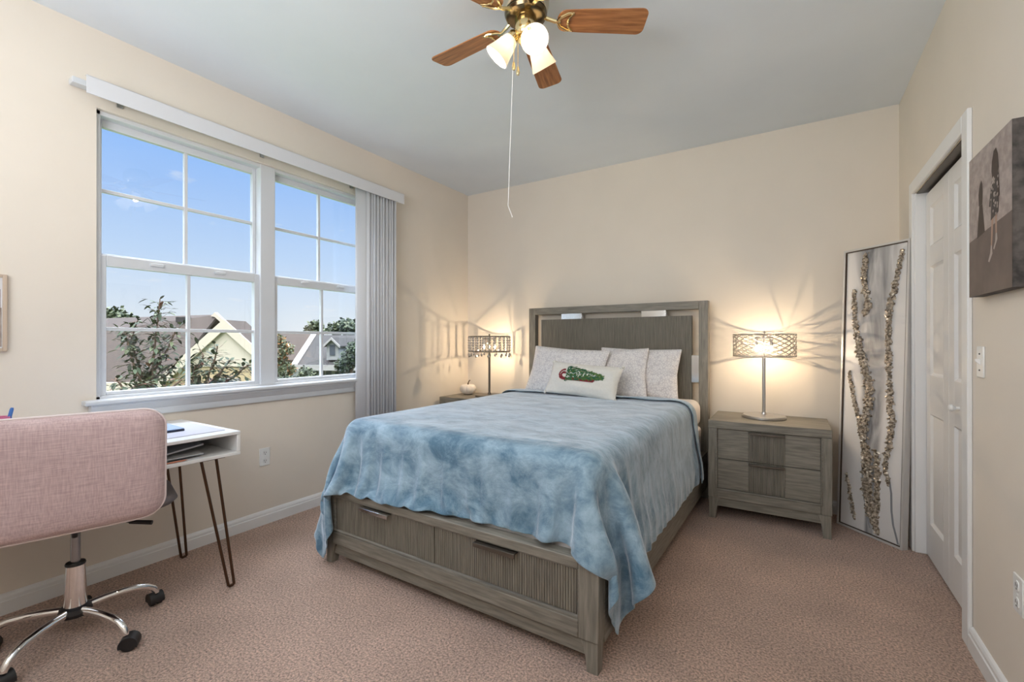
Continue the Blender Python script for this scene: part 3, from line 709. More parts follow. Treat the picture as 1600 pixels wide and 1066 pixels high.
def pillow(label, loc, w_, h_, t_, rot, seed, m='case'):
    b = MB(); pillow_mesh(b, pillow_fn(w_, h_, t_, seed)); o = b.build('pillow', m, sharp=0, sub=1)
    o.location = loc; o.rotation_euler = rot; return tag(o, label, 'pillow', 'sleeping pillows against the headboard')
pillow('white sprigged pillow furthest left, leaning on the headboard behind the christmas cushion', (1.346, -.44, .945), .70, .42, .14, (R(-22), R(3), R(-3)), 1)
pillow('middle white sprigged pillow, between the left pillow and the one at the right end', (1.661, -.335, .943), .66, .40, .12, (R(-20), R(-2), R(2)), 2)
pillow('white sprigged pillow furthest right, beside the headboard post', (1.881, -.235, .945), .66, .40, .11, (R(-14), R(1), R(-1)), 4)
# christmas cushion
cf = pillow_fn(.60, .27, .13, 8, .05)
ch = thing('throw_pillow', 'cream lumbar cushion printed with a fir tree on a red sled', 'pillow', (1.564, -.60, .895), 0, None, (R(-28), R(3), R(-4)))
b = MB(); pillow_mesh(b, cf, 28)
rng = random.Random(11)
def on(u, v, lift=.0025): p = cf(u, v, -1); return (p.x, p.y - lift, p.z)
def stroke(b, pts, wd, lift):
    for (u0, v0), (u1, v1) in zip(pts, pts[1:]):
        dx_, dy_ = (u1 - u0) * .30, (v1 - v0) * .135; l = math.hypot(dx_, dy_) or 1
        nu_, nv2 = -dy_ / l * wd / .30, dx_ / l * wd / .135
        k = 2
        for q in range(k):
            a0, a1 = q / k, (q + 1) / k
            p0 = (u0 + (u1 - u0) * a0, v0 + (v1 - v0) * a0); p1 = (u0 + (u1 - u0) * a1, v0 + (v1 - v0) * a1)
            b.poly([on(p0[0] - nu_, p0[1] - nv2, lift), on(p1[0] - nu_, p1[1] - nv2, lift), on(p1[0] + nu_, p1[1] + nv2, lift), on(p0[0] + nu_, p0[1] + nv2, lift)])
b.mi = 3                                                     # sled runners
stroke(b, [(.42, -.12), (.2, -.14), (-.05, -.15), (-.35, -.16), (-.5, -.12), (-.58, .02), (-.56, .16), (-.48, .22), (-.43, .16)], .008, .003)
stroke(b, [(.40, -.19), (.1, -.21), (-.3, -.22), (-.48, -.2), (-.6, -.1), (-.64, .12), (-.6, .28), (-.5, .38), (-.44, .36)], .007, .0032)
stroke(b, [(-.1, -.19), (-.1, -.06)], .006, .003); stroke(b, [(.14, -.17), (.14, -.04)], .006, .003)
for k in range(460):                                         # fir needles: tree lies on its side, tip to the right
    f_ = rng.random() ** 1.25; u = -.42 + f_ * 1.02; half = .46 * (1 - f_) ** .75 + .03
    v = .17 - .05 * f_ + rng.uniform(-half, half) * .95; sgn = 1 if v > .15 else -1
    a = sgn * R(rng.uniform(8, 50)); l = rng.uniform(.05, .10)
    b.mi = 1 if rng.random() < .72 - .25 * f_ else 2
    stroke(b, [(u, v), (u + l * math.cos(a), v + l * 1.6 * math.sin(a))], rng.uniform(.0022, .004), .0035 + .002 * rng.random())
b.mi = 4
for k in range(26):
    f_ = rng.random() ** 1.2; u = -.38 + f_ * .8; v = .17 + rng.uniform(-1, 1) * .38 * (1 - f_); r_ = .0042
    p = on(u, v, .007); b.poly([(p[0] + r_ * math.cos(a), p[1], p[2] + r_ * math.sin(a)) for a in [2 * PI * q / 8 for q in range(8)]])
b.build('cover', ['cream', 'green1', 'green2', 'red', 'dot'], ch, sharp=0)
for u, v in ((-1, 1), (1, 1), (-1, -1), (1, -1)):
    p = cf(u * .985, v * .985, 0); b = MB()
    for k in range(14): b.ball((p.x + rng.gauss(0, .006), p.y + rng.gauss(0, .006), p.z + rng.gauss(0, .006)), .008, 6, 4)
    b.build('pompom', 'cream', ch)

# ------------------------------------------------------------------ nightstands
def nightstand(loc, label):
    t = thing('nightstand', label, 'nightstand', loc, 0, 'matching grey oak nightstands')
    w_, d_, z0, z1 = .345, .475, .142, .660
    b = MB(); b.mi = 0
    b.box(-w_, -w_ + .055, -d_, 0, z0, z1 - .052); b.box(w_ - .055, w_, -d_, 0, z0, z1 - .052)
    b.mi = 1; b.box(-w_, w_, -d_, 0, z1 - .052, z1); b.box(-w_ + .055, w_ - .055, -d_, 0, z0, z0 + .062); b.box(-w_ + .055, w_ - .055, -.03, 0, z0 + .062, z1 - .052)
    b.build('case', ['wz', 'wx'], t, .003)
    b = MB(); border(b, -w_ + .046, w_ - .046, z0 + .053, z1 - .044, -d_ - .0005, .010, .010); o = b.build('moulding', 'wx', t); sm = o.modifiers.new('s', 'SOLIDIFY'); sm.thickness = .004; sm.offset = -1
    xa, xb = -w_ + .058, w_ - .058
    for za, zb in ((.2075, .403), (.4075, .605)):
        b = MB(); b.mi = 0
        b.box(xa, -.102, -d_ + .012, -.03, za, zb); b.box(.102, xb, -d_ + .012, -.03, za, zb)
        b.mi = 1; reeded(b, -.102, .102, za, zb, -d_ + .010, -.03, 20, .004)
        d = b.build('drawer', ['wx', 'reed'], t, .001, sharp=20)
        b = MB(); b.box(-.102, .102, -d_ - .014, -d_ + .012, zb - .018, zb - .006); b.build('handle', 'pull', d, .002)
    b = MB(); b.box(-w_ + .02, w_ - .02, -d_ + .012, -d_ + .03, .085, z0 + .001); b.box(-w_ + .012, -w_ + .03, -d_ + .02, -.02, .085, z0 + .001); b.box(w_ - .03, w_ - .012, -d_ + .02, -.02, .085, z0 + .001); b.build('apron', 'wx', t, .002)
    for sx_ in (-1, 1):
        for sy_, yy in ((-1, -d_), (1, 0)): leg_mesh(sx_, sy_, sx_ * w_, yy, z0).build('leg', 'wz', t, .002)
    return t
nsR = nightstand((2.792, -.048, 0), 'grey oak two-drawer nightstand right of the bed, beside the leaning artwork')
nsL = copy_tree(nsR); nsL.location = (.385, -.03, 0); nsL['label'] = 'grey oak nightstand in the left corner, mostly hidden behind the bed, holding the pumpkin'

# ------------------------------------------------------------------ lamps
def lamp_base(t, col='silver'):
    b = MB(); b.lathe([(.001, 0), (.132, 0), (.136, .004), (.136, .014), (.130, .020), (.03, .023), (.016, .027), (.014, .04), (.001, .04)], 48, False); b.build('base', col, t)
    b = MB(); b.lathe([(.0105, .03), (.0105, .42)], 20); b.build('pole', col, t)
def bulbs(t, pts):
    for p in pts:
        b = MB(); b.tube([(p[0], p[1], p[2] + .07), (p[0], p[1], p[2] + .022)], .010, 12); so_ = b.build('socket', 'silver', t)
        b = MB(); b.T = Matrix.Translation(p); b.lathe([(.0005, -.024), (.007, -.018), (.0115, -.006), (.0115, .004), (.007, .018), (.005, .022)], 12, False); b.build('bulb', 'bulb', so_)
        b = MB(); b.tube([(p[0], p[1], p[2] - .0025), (p[0], p[1], p[2] + .0025)], .0018, 8); b.build('filament', 'filament', so_)
t = thing('table_lamp', 'silver table lamp with woven wire drum shade on the right nightstand', 'lamp', (2.765, -.232, .660), R(31.85), 'lit bedside lamps')
lamp_base(t)
RS, Z0, Z1 = .192, .430, .582
b = MB(); b.ring(RS, .0035, Z0); b.ring(RS, .0035, Z1)
for k in range(3):
    a = 2 * PI * k / 3 + .5; b.tube([(0, 0, Z1), (RS * math.cos(a), RS * math.sin(a), Z1)], .003, 6)
b.tube([(0, 0, .42), (0, 0, Z1 + .012)], .005, 8); b.ball((0, 0, Z1 + .016), .009, 10, 6)
b.tube([(-.062, 0, Z1 - .022), (.062, 0, Z1 - .022)], .005, 8)
fr = b.build('shade_frame', 'silver', t)
b = MB(); nw = 18
for k in range(nw):
    for s in (1, -1):
        pts = []
        for q in range(25):
            f_ = q / 24; a = 2 * PI * k / nw + s * f_ * 1.75 ; rr = RS + .002 * s * math.sin(f_ * PI * 10)
            pts.append((rr * math.cos(a), rr * math.sin(a), Z0 + f_ * (Z1 - Z0)))
        b.tube(pts, .0025, 5, False)
b.build('wire_lattice', 'wire', fr)
bulbs(t, [(-.052, 0, Z1 - .10), (.052, 0, Z1 - .10)])
b = MB(); b.tube([(.128, .03, .004), (.16, .05, .003), (.18, .09, .002), (.17, .14, .002)], .0025, 6); b.build('cord', 'white', t)

t = thing('table_lamp', 'table lamp with beaded drum shade and hanging drops on the left corner nightstand', 'lamp', (.447, -.245, .660), R(31.85), 'lit bedside lamps')
lamp_base(t, 'pull')
b = MB(); RS, Z0, Z1 = .200, .435, .580
b.ring(RS, .004, Z0); b.ring(RS, .0045, Z1)
for k in range(4):
    a = 2 * PI * k / 4 + .6; b.tube([(0, 0, Z1), (RS * math.cos(a), RS * math.sin(a), Z1)], .0035, 6)
b.tube([(0, 0, .42), (0, 0, Z1 + .012)], .006, 8); b.ball((0, 0, Z1 + .016), .010, 10, 6); b.tube([(-.06, 0, Z1 - .022), (.06, 0, Z1 - .022)], .005, 8)
fr = b.build('shade_frame', 'pull', t)
b = MB(); ns_ = 24
for z in [Z0 + .0242 * q for q in range(1, 6)]: b.ring(RS, .0009, z, 48, 4)
b.build('wire_lattice', 'wire', fr)
for k in range(ns_):
    a = 2 * PI * k / ns_; c_, s_ = RS * math.cos(a), RS * math.sin(a); b = MB()
    b.tube([(c_, s_, Z0), (c_, s_, Z1)], .001, 4)
    for q in range(6): b.ball((c_, s_, Z0 + .012 + q * .0242), .0100, 8, 6)
    b.build('bead_string', 'crystal', fr)
for k in range(20):
    a = 2 * PI * k / 20; c_, s_ = RS * math.cos(a), RS * math.sin(a); dz = .008 + .012 * (k % 2)
    b = MB(); b.tube([(c_, s_, Z0), (c_, s_, Z0 - dz)], .0007, 4); b.T = Matrix.Translation((c_, s_, Z0 - dz)); b.lathe([(.0005, 0), (.005, -.008), (.011, -.020), (.009, -.028), (.0005, -.036)], 8, False)
    b.build('crystal_drop', 'crystal', fr)
bulbs(t, [(-.05, -.02, Z1 - .10), (.05, .02, Z1 - .10)])

# pumpkin
pk = thing('pumpkin', 'small cream pumpkin with brown stem on the left corner nightstand', 'pumpkin', (.165, -.215, .660))
def pf(u, v):
    a = 2 * PI * u; p = -PI / 2 + PI * v; k = .86 + .14 * abs(math.cos(4 * a)) ** .7; r_ = .082 * math.cos(p) ** .8 * (k if math.cos(p) > .2 else 1 - (1 - k) * math.cos(p) / .2)
    return (r_ * math.cos(a), r_ * math.sin(a), .058 + .058 * math.sin(p) * (1 - .25 * max(0, math.cos(p * 1) < .35) * 0) - .016 * max(0, math.sin(p)) ** 6 + .0)
b = MB(); b.surf(64, 16, pf, True); b.build('flesh', 'pumpkin', pk, weld=True)
b = MB(); b.tube([(0, 0, .094), (.003, 0, .115), (.012, .002, .135), (.022, .004, .145)], [.010, .006, .005, .006], 8); b.build('stem', 'stem', pk)

# ------------------------------------------------------------------ leaning artwork
BLp, BRp = Vector((3.179, -.198, 0)), Vector((3.464, -.480, 0))
ux = (BRp - BLp); AW = ux.length; ux.normalize(); back = Vector((-ux.y, ux.x, 0)); back = back if back.y > 0 else -back
Hh = 1.785; lean = math.asin(.062 / Hh)
zax = (Vector((0, 0, 1)) * math.cos(lean) + back * math.sin(lean)).normalized(); yax = zax.cross(ux).normalized()
art = thing('artwork', 'tall framed abstract canvas in grey and white with bronze chips, leaning in the corner', 'artwork')
Mw = Matrix((ux, yax, zax)).transposed().to_4x4(); Mw.translation = (BLp + BRp) / 2 + Vector((0, 0, .002)); art.matrix_world = Mw
h_ = AW / 2
b = MB(); fw, fd = .012, .042
b.mi = 0
b.box(-h_, -h_ + fw, 0, fd, 0, Hh); b.box(h_ - fw, h_, 0, fd, 0, Hh); b.box(-h_ + fw, h_ - fw, 0, fd, 0, fw); b.box(-h_ + fw, h_ - fw, 0, fd, Hh - fw, Hh)
b.mi = 1; e = fw + .005
b.box(-h_ + fw, -h_ + e, .004, fd - .004, fw, Hh - fw); b.box(h_ - e, h_ - fw, .004, fd - .004, fw, Hh - fw); b.box(-h_ + e, h_ - e, .004, fd - .004, fw, e); b.box(-h_ + e, h_ - e, .004, fd - .004, Hh - e, Hh - fw)
b.build('frame', ['champ', 'bronze_edge'], art)
b = MB(); b.box(-h_ + e, h_ - e, .012, .03, e, Hh - e); b.build('canvas', 'pour', art)
# chips: (x fraction 0..1 from left, z) polylines measured on the canvas
def lerp_path(pts, n):
    L = [0]
    for p, q in zip(pts, pts[1:]): L.append(L[-1] + math.hypot((q[0] - p[0]) * AW, q[1] - p[1]))
    res = []
    for k in range(n):
        d_ = L[-1] * random_.random(); i = max(j for j in range(len(pts) - 1) if L[j] <= d_ or j == 0); f_ = (d_ - L[i]) / max(L[i + 1] - L[i], 1e-6)
        p, q = pts[i], pts[i + 1]; res.append([p[m_] + (q[m_] - p[m_]) * f_ for m_ in range(3)])
    return res
random_ = random.Random(4)
paths = [
    ([(.34, 1.73, .045), (.31, 1.60, .05), (.36, 1.50, .05), (.40, 1.42, .07), (.33, 1.37, .03)], 240),
    ([(.145, 1.52, .02), (.17, 1.42, .03), (.17, 1.34, .04), (.22, 1.24, .05), (.26, 1.15, .06), (.36, 1.03, .085), (.45, .93, .09), (.44, .80, .085), (.38, .68, .085), (.36, .58, .07)], 620),
    ([(.92, 1.72, .03), (.86, 1.60, .04), (.78, 1.46, .045), (.74, 1.36, .055), (.74, 1.22, .055), (.75, 1.08, .045), (.78, .94, .045), (.80, .80, .06), (.83, .70, .06), (.80, .58, .05), (.74, .46, .03), (.80, .36, .02)], 560),
    ([(.10, .98, .012), (.20, .82, .025), (.30, .68, .035), (.40, .53, .05), (.42, .42, .06)], 220),
    ([(.42, .55, .07), (.45, .40, .10), (.47, .25, .09), (.52, .15, .08), (.60, .09, .06), (.66, .05, .02)], 520),
    ([(.60, .52, .05), (.62, .38, .05), (.63, .24, .05), (.60, .14, .05)], 200),
    ([(.10, .34, .012), (.17, .22, .02), (.22, .14, .03), (.27, .07, .01)], 50),
]
b = MB()
for pts, n in paths:
    for x, z, s in lerp_path(pts, int(n * 1.5)):
        wv = s * AW * .85; px = (x - .5) * AW * .92 + random_.gauss(0, wv * .42); pz = z + random_.gauss(0, .012); r_ = random_.uniform(.0045, .0095)
        if abs(px) > h_ - .025 or pz < .03 or pz > Hh - .03: continue
        b.T = Matrix.Translation((px, .011 - r_ * .4, pz)) @ Matrix.Rotation(random_.random() * 6, 4, Vector((random_.random(), random_.random(), random_.random() + .1)).normalized())
        hx, hy, hz = r_ * random_.uniform(.6, 1.3), r_ * random_.uniform(.4, .8), r_ * random_.uniform(.6, 1.3)
        b.hexa([(-hx, -hy, -hz), (hx, -hy * .6, -hz * .7), (hx * .7, hy, -hz), (-hx, hy * .8, -hz * .8)], [(-hx * .7, -hy, hz), (hx * .6, -hy, hz), (hx, hy, hz * .6), (-hx * .5, hy, hz)])
tag(b.build('bronze_chips', 'chunk', art, sharp=10), kind='stuff')
M['vein'] = mat('slate_paint', (.27, .28, .30), .4)
def vein(pts, wd):                                            # grey veins that trail to the bottom
    b = MB(); L_, R_ = [], []
    for x0, z0 in pts:
        a = (x0 - .5) * AW * .92; L_.append(b.v((a - wd, .0113, z0))); R_.append(b.v((a + wd, .0113, z0)))
    for k in range(len(pts) - 1): b.f([L_[k], L_[k + 1], R_[k + 1], R_[k]])
    b.build('paint_vein', 'vein', art, sharp=0)
vein([(.80, .38), (.84, .30), (.85, .20), (.88, .12), (.93, .06), (.96, .02)], .006); vein([(.36, .50), (.37, .35), (.41, .22), (.48, .10), (.52, .05)], .004)

# ------------------------------------------------------------------ canvas photo on the right wall
cv = thing('canvas_print', 'brown canvas photo of a girl in a flowered dress, hung right of the closet door', 'picture', (W, -1.72, 1.355), R(-90))
cw, chh, cdp = .191, .50, .038      # local x runs along the wall (+x = towards the camera), local -y is out of the wall
b = MB(); b.mi = 5
b.box(-cw, cw, -cdp, -.002, 0, chh)
y = -cdp - .0006
def P2(x, z, d=0): return ((x - .5) * 2 * cw, y - d, z * chh)
b.mi = 0; b.poly([P2(0, .40), P2(1, .46), P2(1, 1), P2(0, 1)])
b.mi = 1; b.poly([P2(0, 0), P2(1, 0), P2(1, .46), P2(0, .40)])
def blob(pts, mi, d): b.mi = mi; b.poly([P2(x, z, d) for x, z in pts])
# smaller child, from behind
blob([(.22, .40), (.42, .42), (.38, .55), (.36, .62), (.28, .62), (.25, .52)], 2, .0004)
blob([(.27, .62), (.36, .62), (.37, .70), (.36, .76), (.33, .79), (.29, .76), (.26, .70)], 2, .0006)
# girl
blob([(.56, .47), (.73, .50), (.74, .62), (.71, .74), (.62, .76), (.58, .66), (.57, .55)], 3, .0006)
blob([(.60, .74), (.70, .72), (.74, .78), (.72, .87), (.68, .92), (.63, .91), (.59, .85), (.58, .79)], 2, .0009)
blob([(.71, .58), (.76, .60), (.74, .74), (.70, .78)], 2, .0008)
blob([(.52, .57), (.56, .56), (.61, .72), (.58, .72)], 3, .0007)
blob([(.575, .48), (.62, .485), (.59, .30), (.565, .30)], 6, .0005); blob([(.655, .49), (.70, .49), (.695, .37), (.67, .36)], 6, .0005)
blob([(.565, .31), (.59, .30), (.60, .25), (.53, .20), (.50, .21), (.55, .26)], 4, .0007); blob([(.67, .37), (.70, .37), (.71, .33), (.64, .27), (.62, .28), (.66, .32)], 4, .0007)
rng = random.Random(2); b.mi = 4
for k in range(34):
    x, z = rng.uniform(.57, .73), rng.uniform(.49, .74); r_ = rng.uniform(.008, .016); b.poly([P2(x + r_ * math.cos(a), z + r_ * .8 * math.sin(a) * (1 + .4 * math.sin(3 * a)), .0012 + k * 1e-5) for a in [2 * PI * q / 7 for q in range(7)]])
b.build('canvas', ['photo_bg', 'photo_floor', 'photo_dark', 'photo_dress', 'photo_flower', 'canvas_edge', 'photo_skin'], cv, sharp=20)
# small framed photo at the left edge of the frame
pf_ = thing('framed_photo', 'pale wood framed photo at the far left of the window wall above the desk', 'picture', (0, -3.46, 1.150), R(90))
b = MB(); q_ = .138; hh = .335
b.box(-q_, -q_ + .014, -.02, 0, 0, hh); b.box(q_ - .014, q_, -.02, 0, 0, hh); b.box(-q_ + .014, q_ - .014, -.02, 0, 0, .014); b.box(-q_ + .014, q_ - .014, -.02, 0, hh - .014, hh); b.build('frame', 'paleoak', pf_, .002)
b = MB(); b.mi = 0; b.box(-q_ + .014, q_ - .014, -.012, -.002, .014, hh - .014); b.mi = 1
b.poly([(-q_ + .02, -.0125, .02), (q_ - .016, -.0125, .02), (q_ - .016, -.0125, .19), (-q_ + .02, -.0125, .18)]); b.mi = 2
b.poly([(-.06, -.0130, .15), (q_ - .02, -.0130, .17), (q_ - .02, -.0130, .27), (.03, -.0130, .29), (-.06, -.0130, .25)])
b.build('photo', ['matte', 'photo_bg', 'photo_floor'], pf_)

# ------------------------------------------------------------------ desk
DZT = .755
dk = thing('desk', 'white open-shelf desk with bronze hairpin legs below the window', 'desk', (.012, -2.655, 0), R(0))
# local: x 0..0.632 out from the wall, y 0..-1.10 to the left
DX, DL, Dt, DB = .622, 1.15, .016, .640
b = MB()
b.box(0, DX, -DL, 0, DZT - Dt, DZT); b.box(0, DX, -DL, 0, DB, DB + Dt); b.box(0, DX, -Dt, 0, DB + Dt, DZT - Dt); b.box(0, DX, -DL, -DL + Dt, DB + Dt, DZT - Dt); b.box(0, Dt, -DL + Dt, -Dt, DB + Dt, DZT - Dt)
b.build('desk_body', 'desk', dk, .003)
def hairpin(x, y, fx, fy, sx_, sy_):
    b = MB(); rr = .0065
    for (ax, ay, kx, ky) in ((x, y - sy_ * .04, fx, fy - sy_ * .013), (x, y + sy_ * .025, fx, fy + sy_ * .013)):
        b.tube([(ax, ay, DB), (kx, ky, .012)], rr, 10)
    b.tube([(fx, fy - .013, .014), (fx, fy - .008, .0085), (fx, fy + .008, .0085), (fx, fy + .013, .014)], rr, 10)
    b.box(x - .035, x + .035, y - .06, y + .05, DB - .004, DB)
    b.build('leg', 'copper', dk)
hairpin(.575, -.115, .605, -.035, 1, 1); hairpin(.075, -.075, .078, -.022, -1, 1)
hairpin(.575, -DL + .115, .605, -DL + .035, 1, -1); hairpin(.075, -DL + .075, .078, -DL + .022, -1, -1)
o = MB().box(.17, .545, -.95, -.035, DZT + .0003, DZT + .0028).build('desk_mat', 'felt'); o.location = (.012, -2.655, 0); tag(o, 'pale grey mat lying on the white desk top', 'desk mat')
lp = thing('laptop', 'closed thin navy laptop with pale blue lid lying on the desk mat', 'laptop', (.29, -2.965, DZT + .0032), R(-3))
b = MB(); b.box(-.12, .12, -.165, .165, 0, .009); b.build('laptop_base', 'navy', lp, .003)
b = MB(); b.box(-.119, .119, -.164, .164, .0095, .014); b.build('laptop_lid', 'lid', lp, .002)
fo = thing('folder', 'slate grey folder propped open on top inside the desk shelf', 'folder', (.40, -3.00, DB + Dt + .030), R(8), 'folders in the desk shelf', (R(5), R(2), R(8)))
b = MB(); b.mi = 0; b.box(-.16, .17, -.20, .20, 0, .0025); b.mi = 1; b.box(-.16, .171, -.201, .201, .0026, .006); b.mi = 0; b.box(-.16, .17, -.20, .20, .0061, .0085); b.build('cover', ['folder', 'folderw'], fo)
fo = thing('folder', 'thin grey folder tilted underneath, at the bottom of the desk shelf', 'folder', (.40, -3.03, DB + Dt + .0105), R(-2), 'folders in the desk shelf', (R(1.0), R(1.0), R(-4)))
b = MB(); b.mi = 0; b.box(-.16, .18, -.24, .24, -.001, .0015); b.mi = 1; b.box(-.16, .181, -.24, .24, .0016, .0035); b.build('cover', ['folder', 'folderw'], fo)
pc = MB().tube([(0, -.07, .0), (0, .05, 0), (0, .062, 0)], [.003, .003, .0006], 6).build('pencil', 'orange'); pc.location = (.618, -2.94, DB + Dt + .0042); tag(pc, 'orange pencil lying in the desk shelf behind the pink chair back', 'pencil')
cu = thing('pen_cup', 'pink pen cup at the left end of the desk', 'cup', (.32, -3.405, DZT + .0003))
b = MB(); b.lathe([(.001, .001), (.034, .001), (.036, .005), (.038, .145), (.035, .145), (.033, .006), (.001, .006)], 28, False); b.build('cup', 'pink', cu)
b = MB(); b.tube([(0, 0, 0), (0, 0, .165), (0, 0, .172)], [.006, .006, .004], 10); b.tube([(0, 0, .10), (0, 0, .135)], .0068, 10); o = b.build('pen', 'blue'); o.location = (.315, -3.393, DZT + .0085); o.rotation_euler = (R(-10), R(4), 0); tag(o, 'blue pen standing in the pink cup', 'pen')

# ------------------------------------------------------------------ office chair
CH = thing('office_chair', 'pink linen swivel office chair with chrome star base, seen from behind', 'chair', (.485, -3.218, 0), R(75))
# local: +y faces the desk, x to the chair's right
b = MB(); BWd, BHt = .528, .43
def back_pt(u, v, s):
    x, z = cushion_xy(u, v, BWd, BHt, .075)
    e = max(0, (1 - abs(u) ** 5) * (1 - abs(v) ** 5)) ** .5
    return Vector((x, -.258 + .010 * (x / .27) ** 2 - .015 * v + s * (.033 * e + .001), .716 + z))
n = 30; vv = {}
for s in (-1, 1): vv[s] = [[b.v(back_pt(-1 + 2 * i / n, -1 + 2 * j / n, s)) for j in range(n + 1)] for i in range(n + 1)]
for s in (-1, 1):
    for i in range(n):
        for j in range(n): b.f([vv[s][i][j], vv[s][i + 1][j], vv[s][i + 1][j + 1], vv[s][i][j + 1]])
rim = [(i, 0) for i in range(n)] + [(n, i) for i in range(n)] + [(n - i, n) for i in range(n)] + [(0, n - i) for i in range(n)]
for (i, j), (i2, j2) in zip(rim, rim[1:] + rim[:1]): b.f([vv[-1][i][j], vv[-1][i2][j2], vv[1][i2][j2], vv[1][i][j]])
bko = b.build('backrest', 'linen', CH, sharp=0)
pp = [back_pt(-1 + 2 * i / n, -1 + 2 * j / n, -1) for i, j in rim]; pp += pp[:2]
b = MB(); b.tube(pp, .0042, 6, False); b.build('piping', 'piping', bko)
b = MB()
def seat_pt(u, v, s):
    x, y_ = cushion_xy(u, v, .66, .50, .12); e = max(0, (1 - abs(u) ** 4) * (1 - abs(v) ** 4)) ** .5
    return Vector((x, y_ + .115, .502 + s * (.039 * e + .001)))
for s in (-1, 1): vv[s] = [[b.v(seat_pt(-1 + 2 * i / n, -1 + 2 * j / n, s)) for j in range(n + 1)] for i in range(n + 1)]
for s in (-1, 1):
    for i in range(n):
        for j in range(n): b.f([vv[s][i][j], vv[s][i + 1][j], vv[s][i + 1][j + 1], vv[s][i][j + 1]])
for (i, j), (i2, j2) in zip(rim, rim[1:] + rim[:1]): b.f([vv[-1][i][j], vv[-1][i2][j2], vv[1][i2][j2], vv[1][i][j]])
b.build('seat', 'seat', CH, sharp=0)
b = MB(); b.box(-.08, .08, -.05, .10, .438, .464); b.tube([(0, 0, .450), (0, -.14, .455), (0, -.20, .52), (0, -.232, .60)], .010, 8); b.build('seat_mechanism', 'black', CH, .004)
b = MB(); b.tube([(.06, .03, .448), (.14, -.02, .440), (.17, -.04, .432)], .005, 8); b.tube([(.165, -.037, .433), (.235, -.08, .424)], [.008, .009], 10); b.build('lever', 'black', CH)
b = MB(); b.lathe([(.0155, .30), (.0155, .45)], 24); b.build('gas_lift', mat('steel_tube', (.35, .36, .38), .25, 1), CH)
b = MB(); b.lathe([(.036, .125), (.030, .298)], 32); b.build('column_cover', 'chrome', CH)
b = MB(); b.lathe([(.016, .297), (.031, .297), (.032, .302), (.030, .307), (.016, .307)], 32, False); b.build('collar', 'black', CH)
b = MB(); b.lathe([(.001, .095), (.046, .098), (.052, .112), (.048, .130), (.035, .138), (.001, .138)], 32, False); b.build('hub', 'black', CH)
for k in range(5):
    a = R(17 + 72 * k) - R(75); ca, sa = math.cos(a), math.sin(a)
    b = MB(); pth = [(.04, .118), (.09, .121), (.15, .119), (.20, .112), (.235, .100), (.258, .084), (.268, .068), (.270, .058)]
    b.tube([(r_ * ca, r_ * sa, z) for r_, z in pth], [.015, .0145, .014, .0135, .013, .0125, .012, .011], 12); arm = b.build('star_arm', 'chrome', CH)
    cst = MB(); cst.T = Matrix.Translation((.27 * ca, .27 * sa, 0)) @ Matrix.Rotation(a + .7 + k * .9, 4, 'Z')
    for s in (-1, 1):
        cst.T = Matrix.Translation((.27 * ca, .27 * sa, .026)) @ Matrix.Rotation(a + .7 + k * .9, 4, 'Z') @ Matrix.Translation((.012, s * .013, 0)) @ Matrix.Rotation(R(90), 4, 'X')
        cst.lathe([(.001, -.009), (.023, -.009), (.026, -.006), (.026, .006), (.023, .009), (.001, .009)], 24, False)
    cst.T = Matrix.Translation((.27 * ca, .27 * sa, 0)) @ Matrix.Rotation(a + .7 + k * .9, 4, 'Z')
    hood = [(.012 + .031 * math.cos(t_), .026 + .031 * math.sin(t_)) for t_ in [R(-20) + R(215) * q / 12 for q in range(13)]]
    cst.prism(hood, -.026, .026, 'y'); cst.tube([(0, 0, .045), (0, 0, .066)], .007, 10)
    cst.build('caster', 'black', arm)

# ------------------------------------------------------------------ outdoors
FW = Vector((-math.sin(YAW), math.cos(YAW), 0)); RT = Vector((math.cos(YAW), math.sin(YAW), 0)); GZ = -2.95
def at(depth, px, z): return Vector((CAM.x, CAM.y, 0)) + FW * depth + RT * ((px - 800) / 704.96 * depth) + Vector((0, 0, z))
def zpx(depth, py): return CAM.z + (533 - py) / 704.96 * depth
struct(MB().box(-70, -.5, -30, 60, GZ - .3, GZ).build('ground', 'lawn'))
def house_root(label, depth, lat):
    o = Vector((CAM.x, CAM.y, 0)) + FW * depth + RT * lat; return thing('house', label, 'house', (o.x, o.y, GZ), YAW)
h1 = house_root('cream gabled house with a large brown shingle roof across the way', 14, -8.85)
def roof_slab(b, quad, th=.12): b.hexa([(p[0], p[1], p[2] - th) for p in quad], quad)
g0 = -GZ
pk_ = 1.86 + g0; sl = .9; hwid = 3.0
b = MB(); b.prism([(-hwid, 0), (.8, 0), (.8, pk_ - .12 - sl * .8), (0, pk_ - .14), (-hwid, pk_ - .12 - sl * hwid)], 0, .9, 'y'); b.box(-16, -hwid, 1.0, 6, 0, g0 - .25); b.build('wall', 'siding', h1)
b = MB()
for s in (-1, 1):
    e_ = hwid + .3 if s < 0 else .95; roof_slab(b, [(0, -.10, pk_), (s * e_, -.10, pk_ - sl * e_), (s * e_, 1.0, pk_ - sl * e_), (0, 1.0, pk_)][::s])
rA, rB = (-2.35, 3.2, 2.22 + g0), (-14.5, 5.5, 2.0 + g0)
eA, eB = (-2.2, .3, -.10 + g0), (-16, .3, -.10 + g0)
roof_slab(b, [eB, eA, rA, rB]); roof_slab(b, [rB, rA, (-2.35, 3.2 + 4.5, -.4 + g0), (-14.5, 9.5, -.4 + g0)])

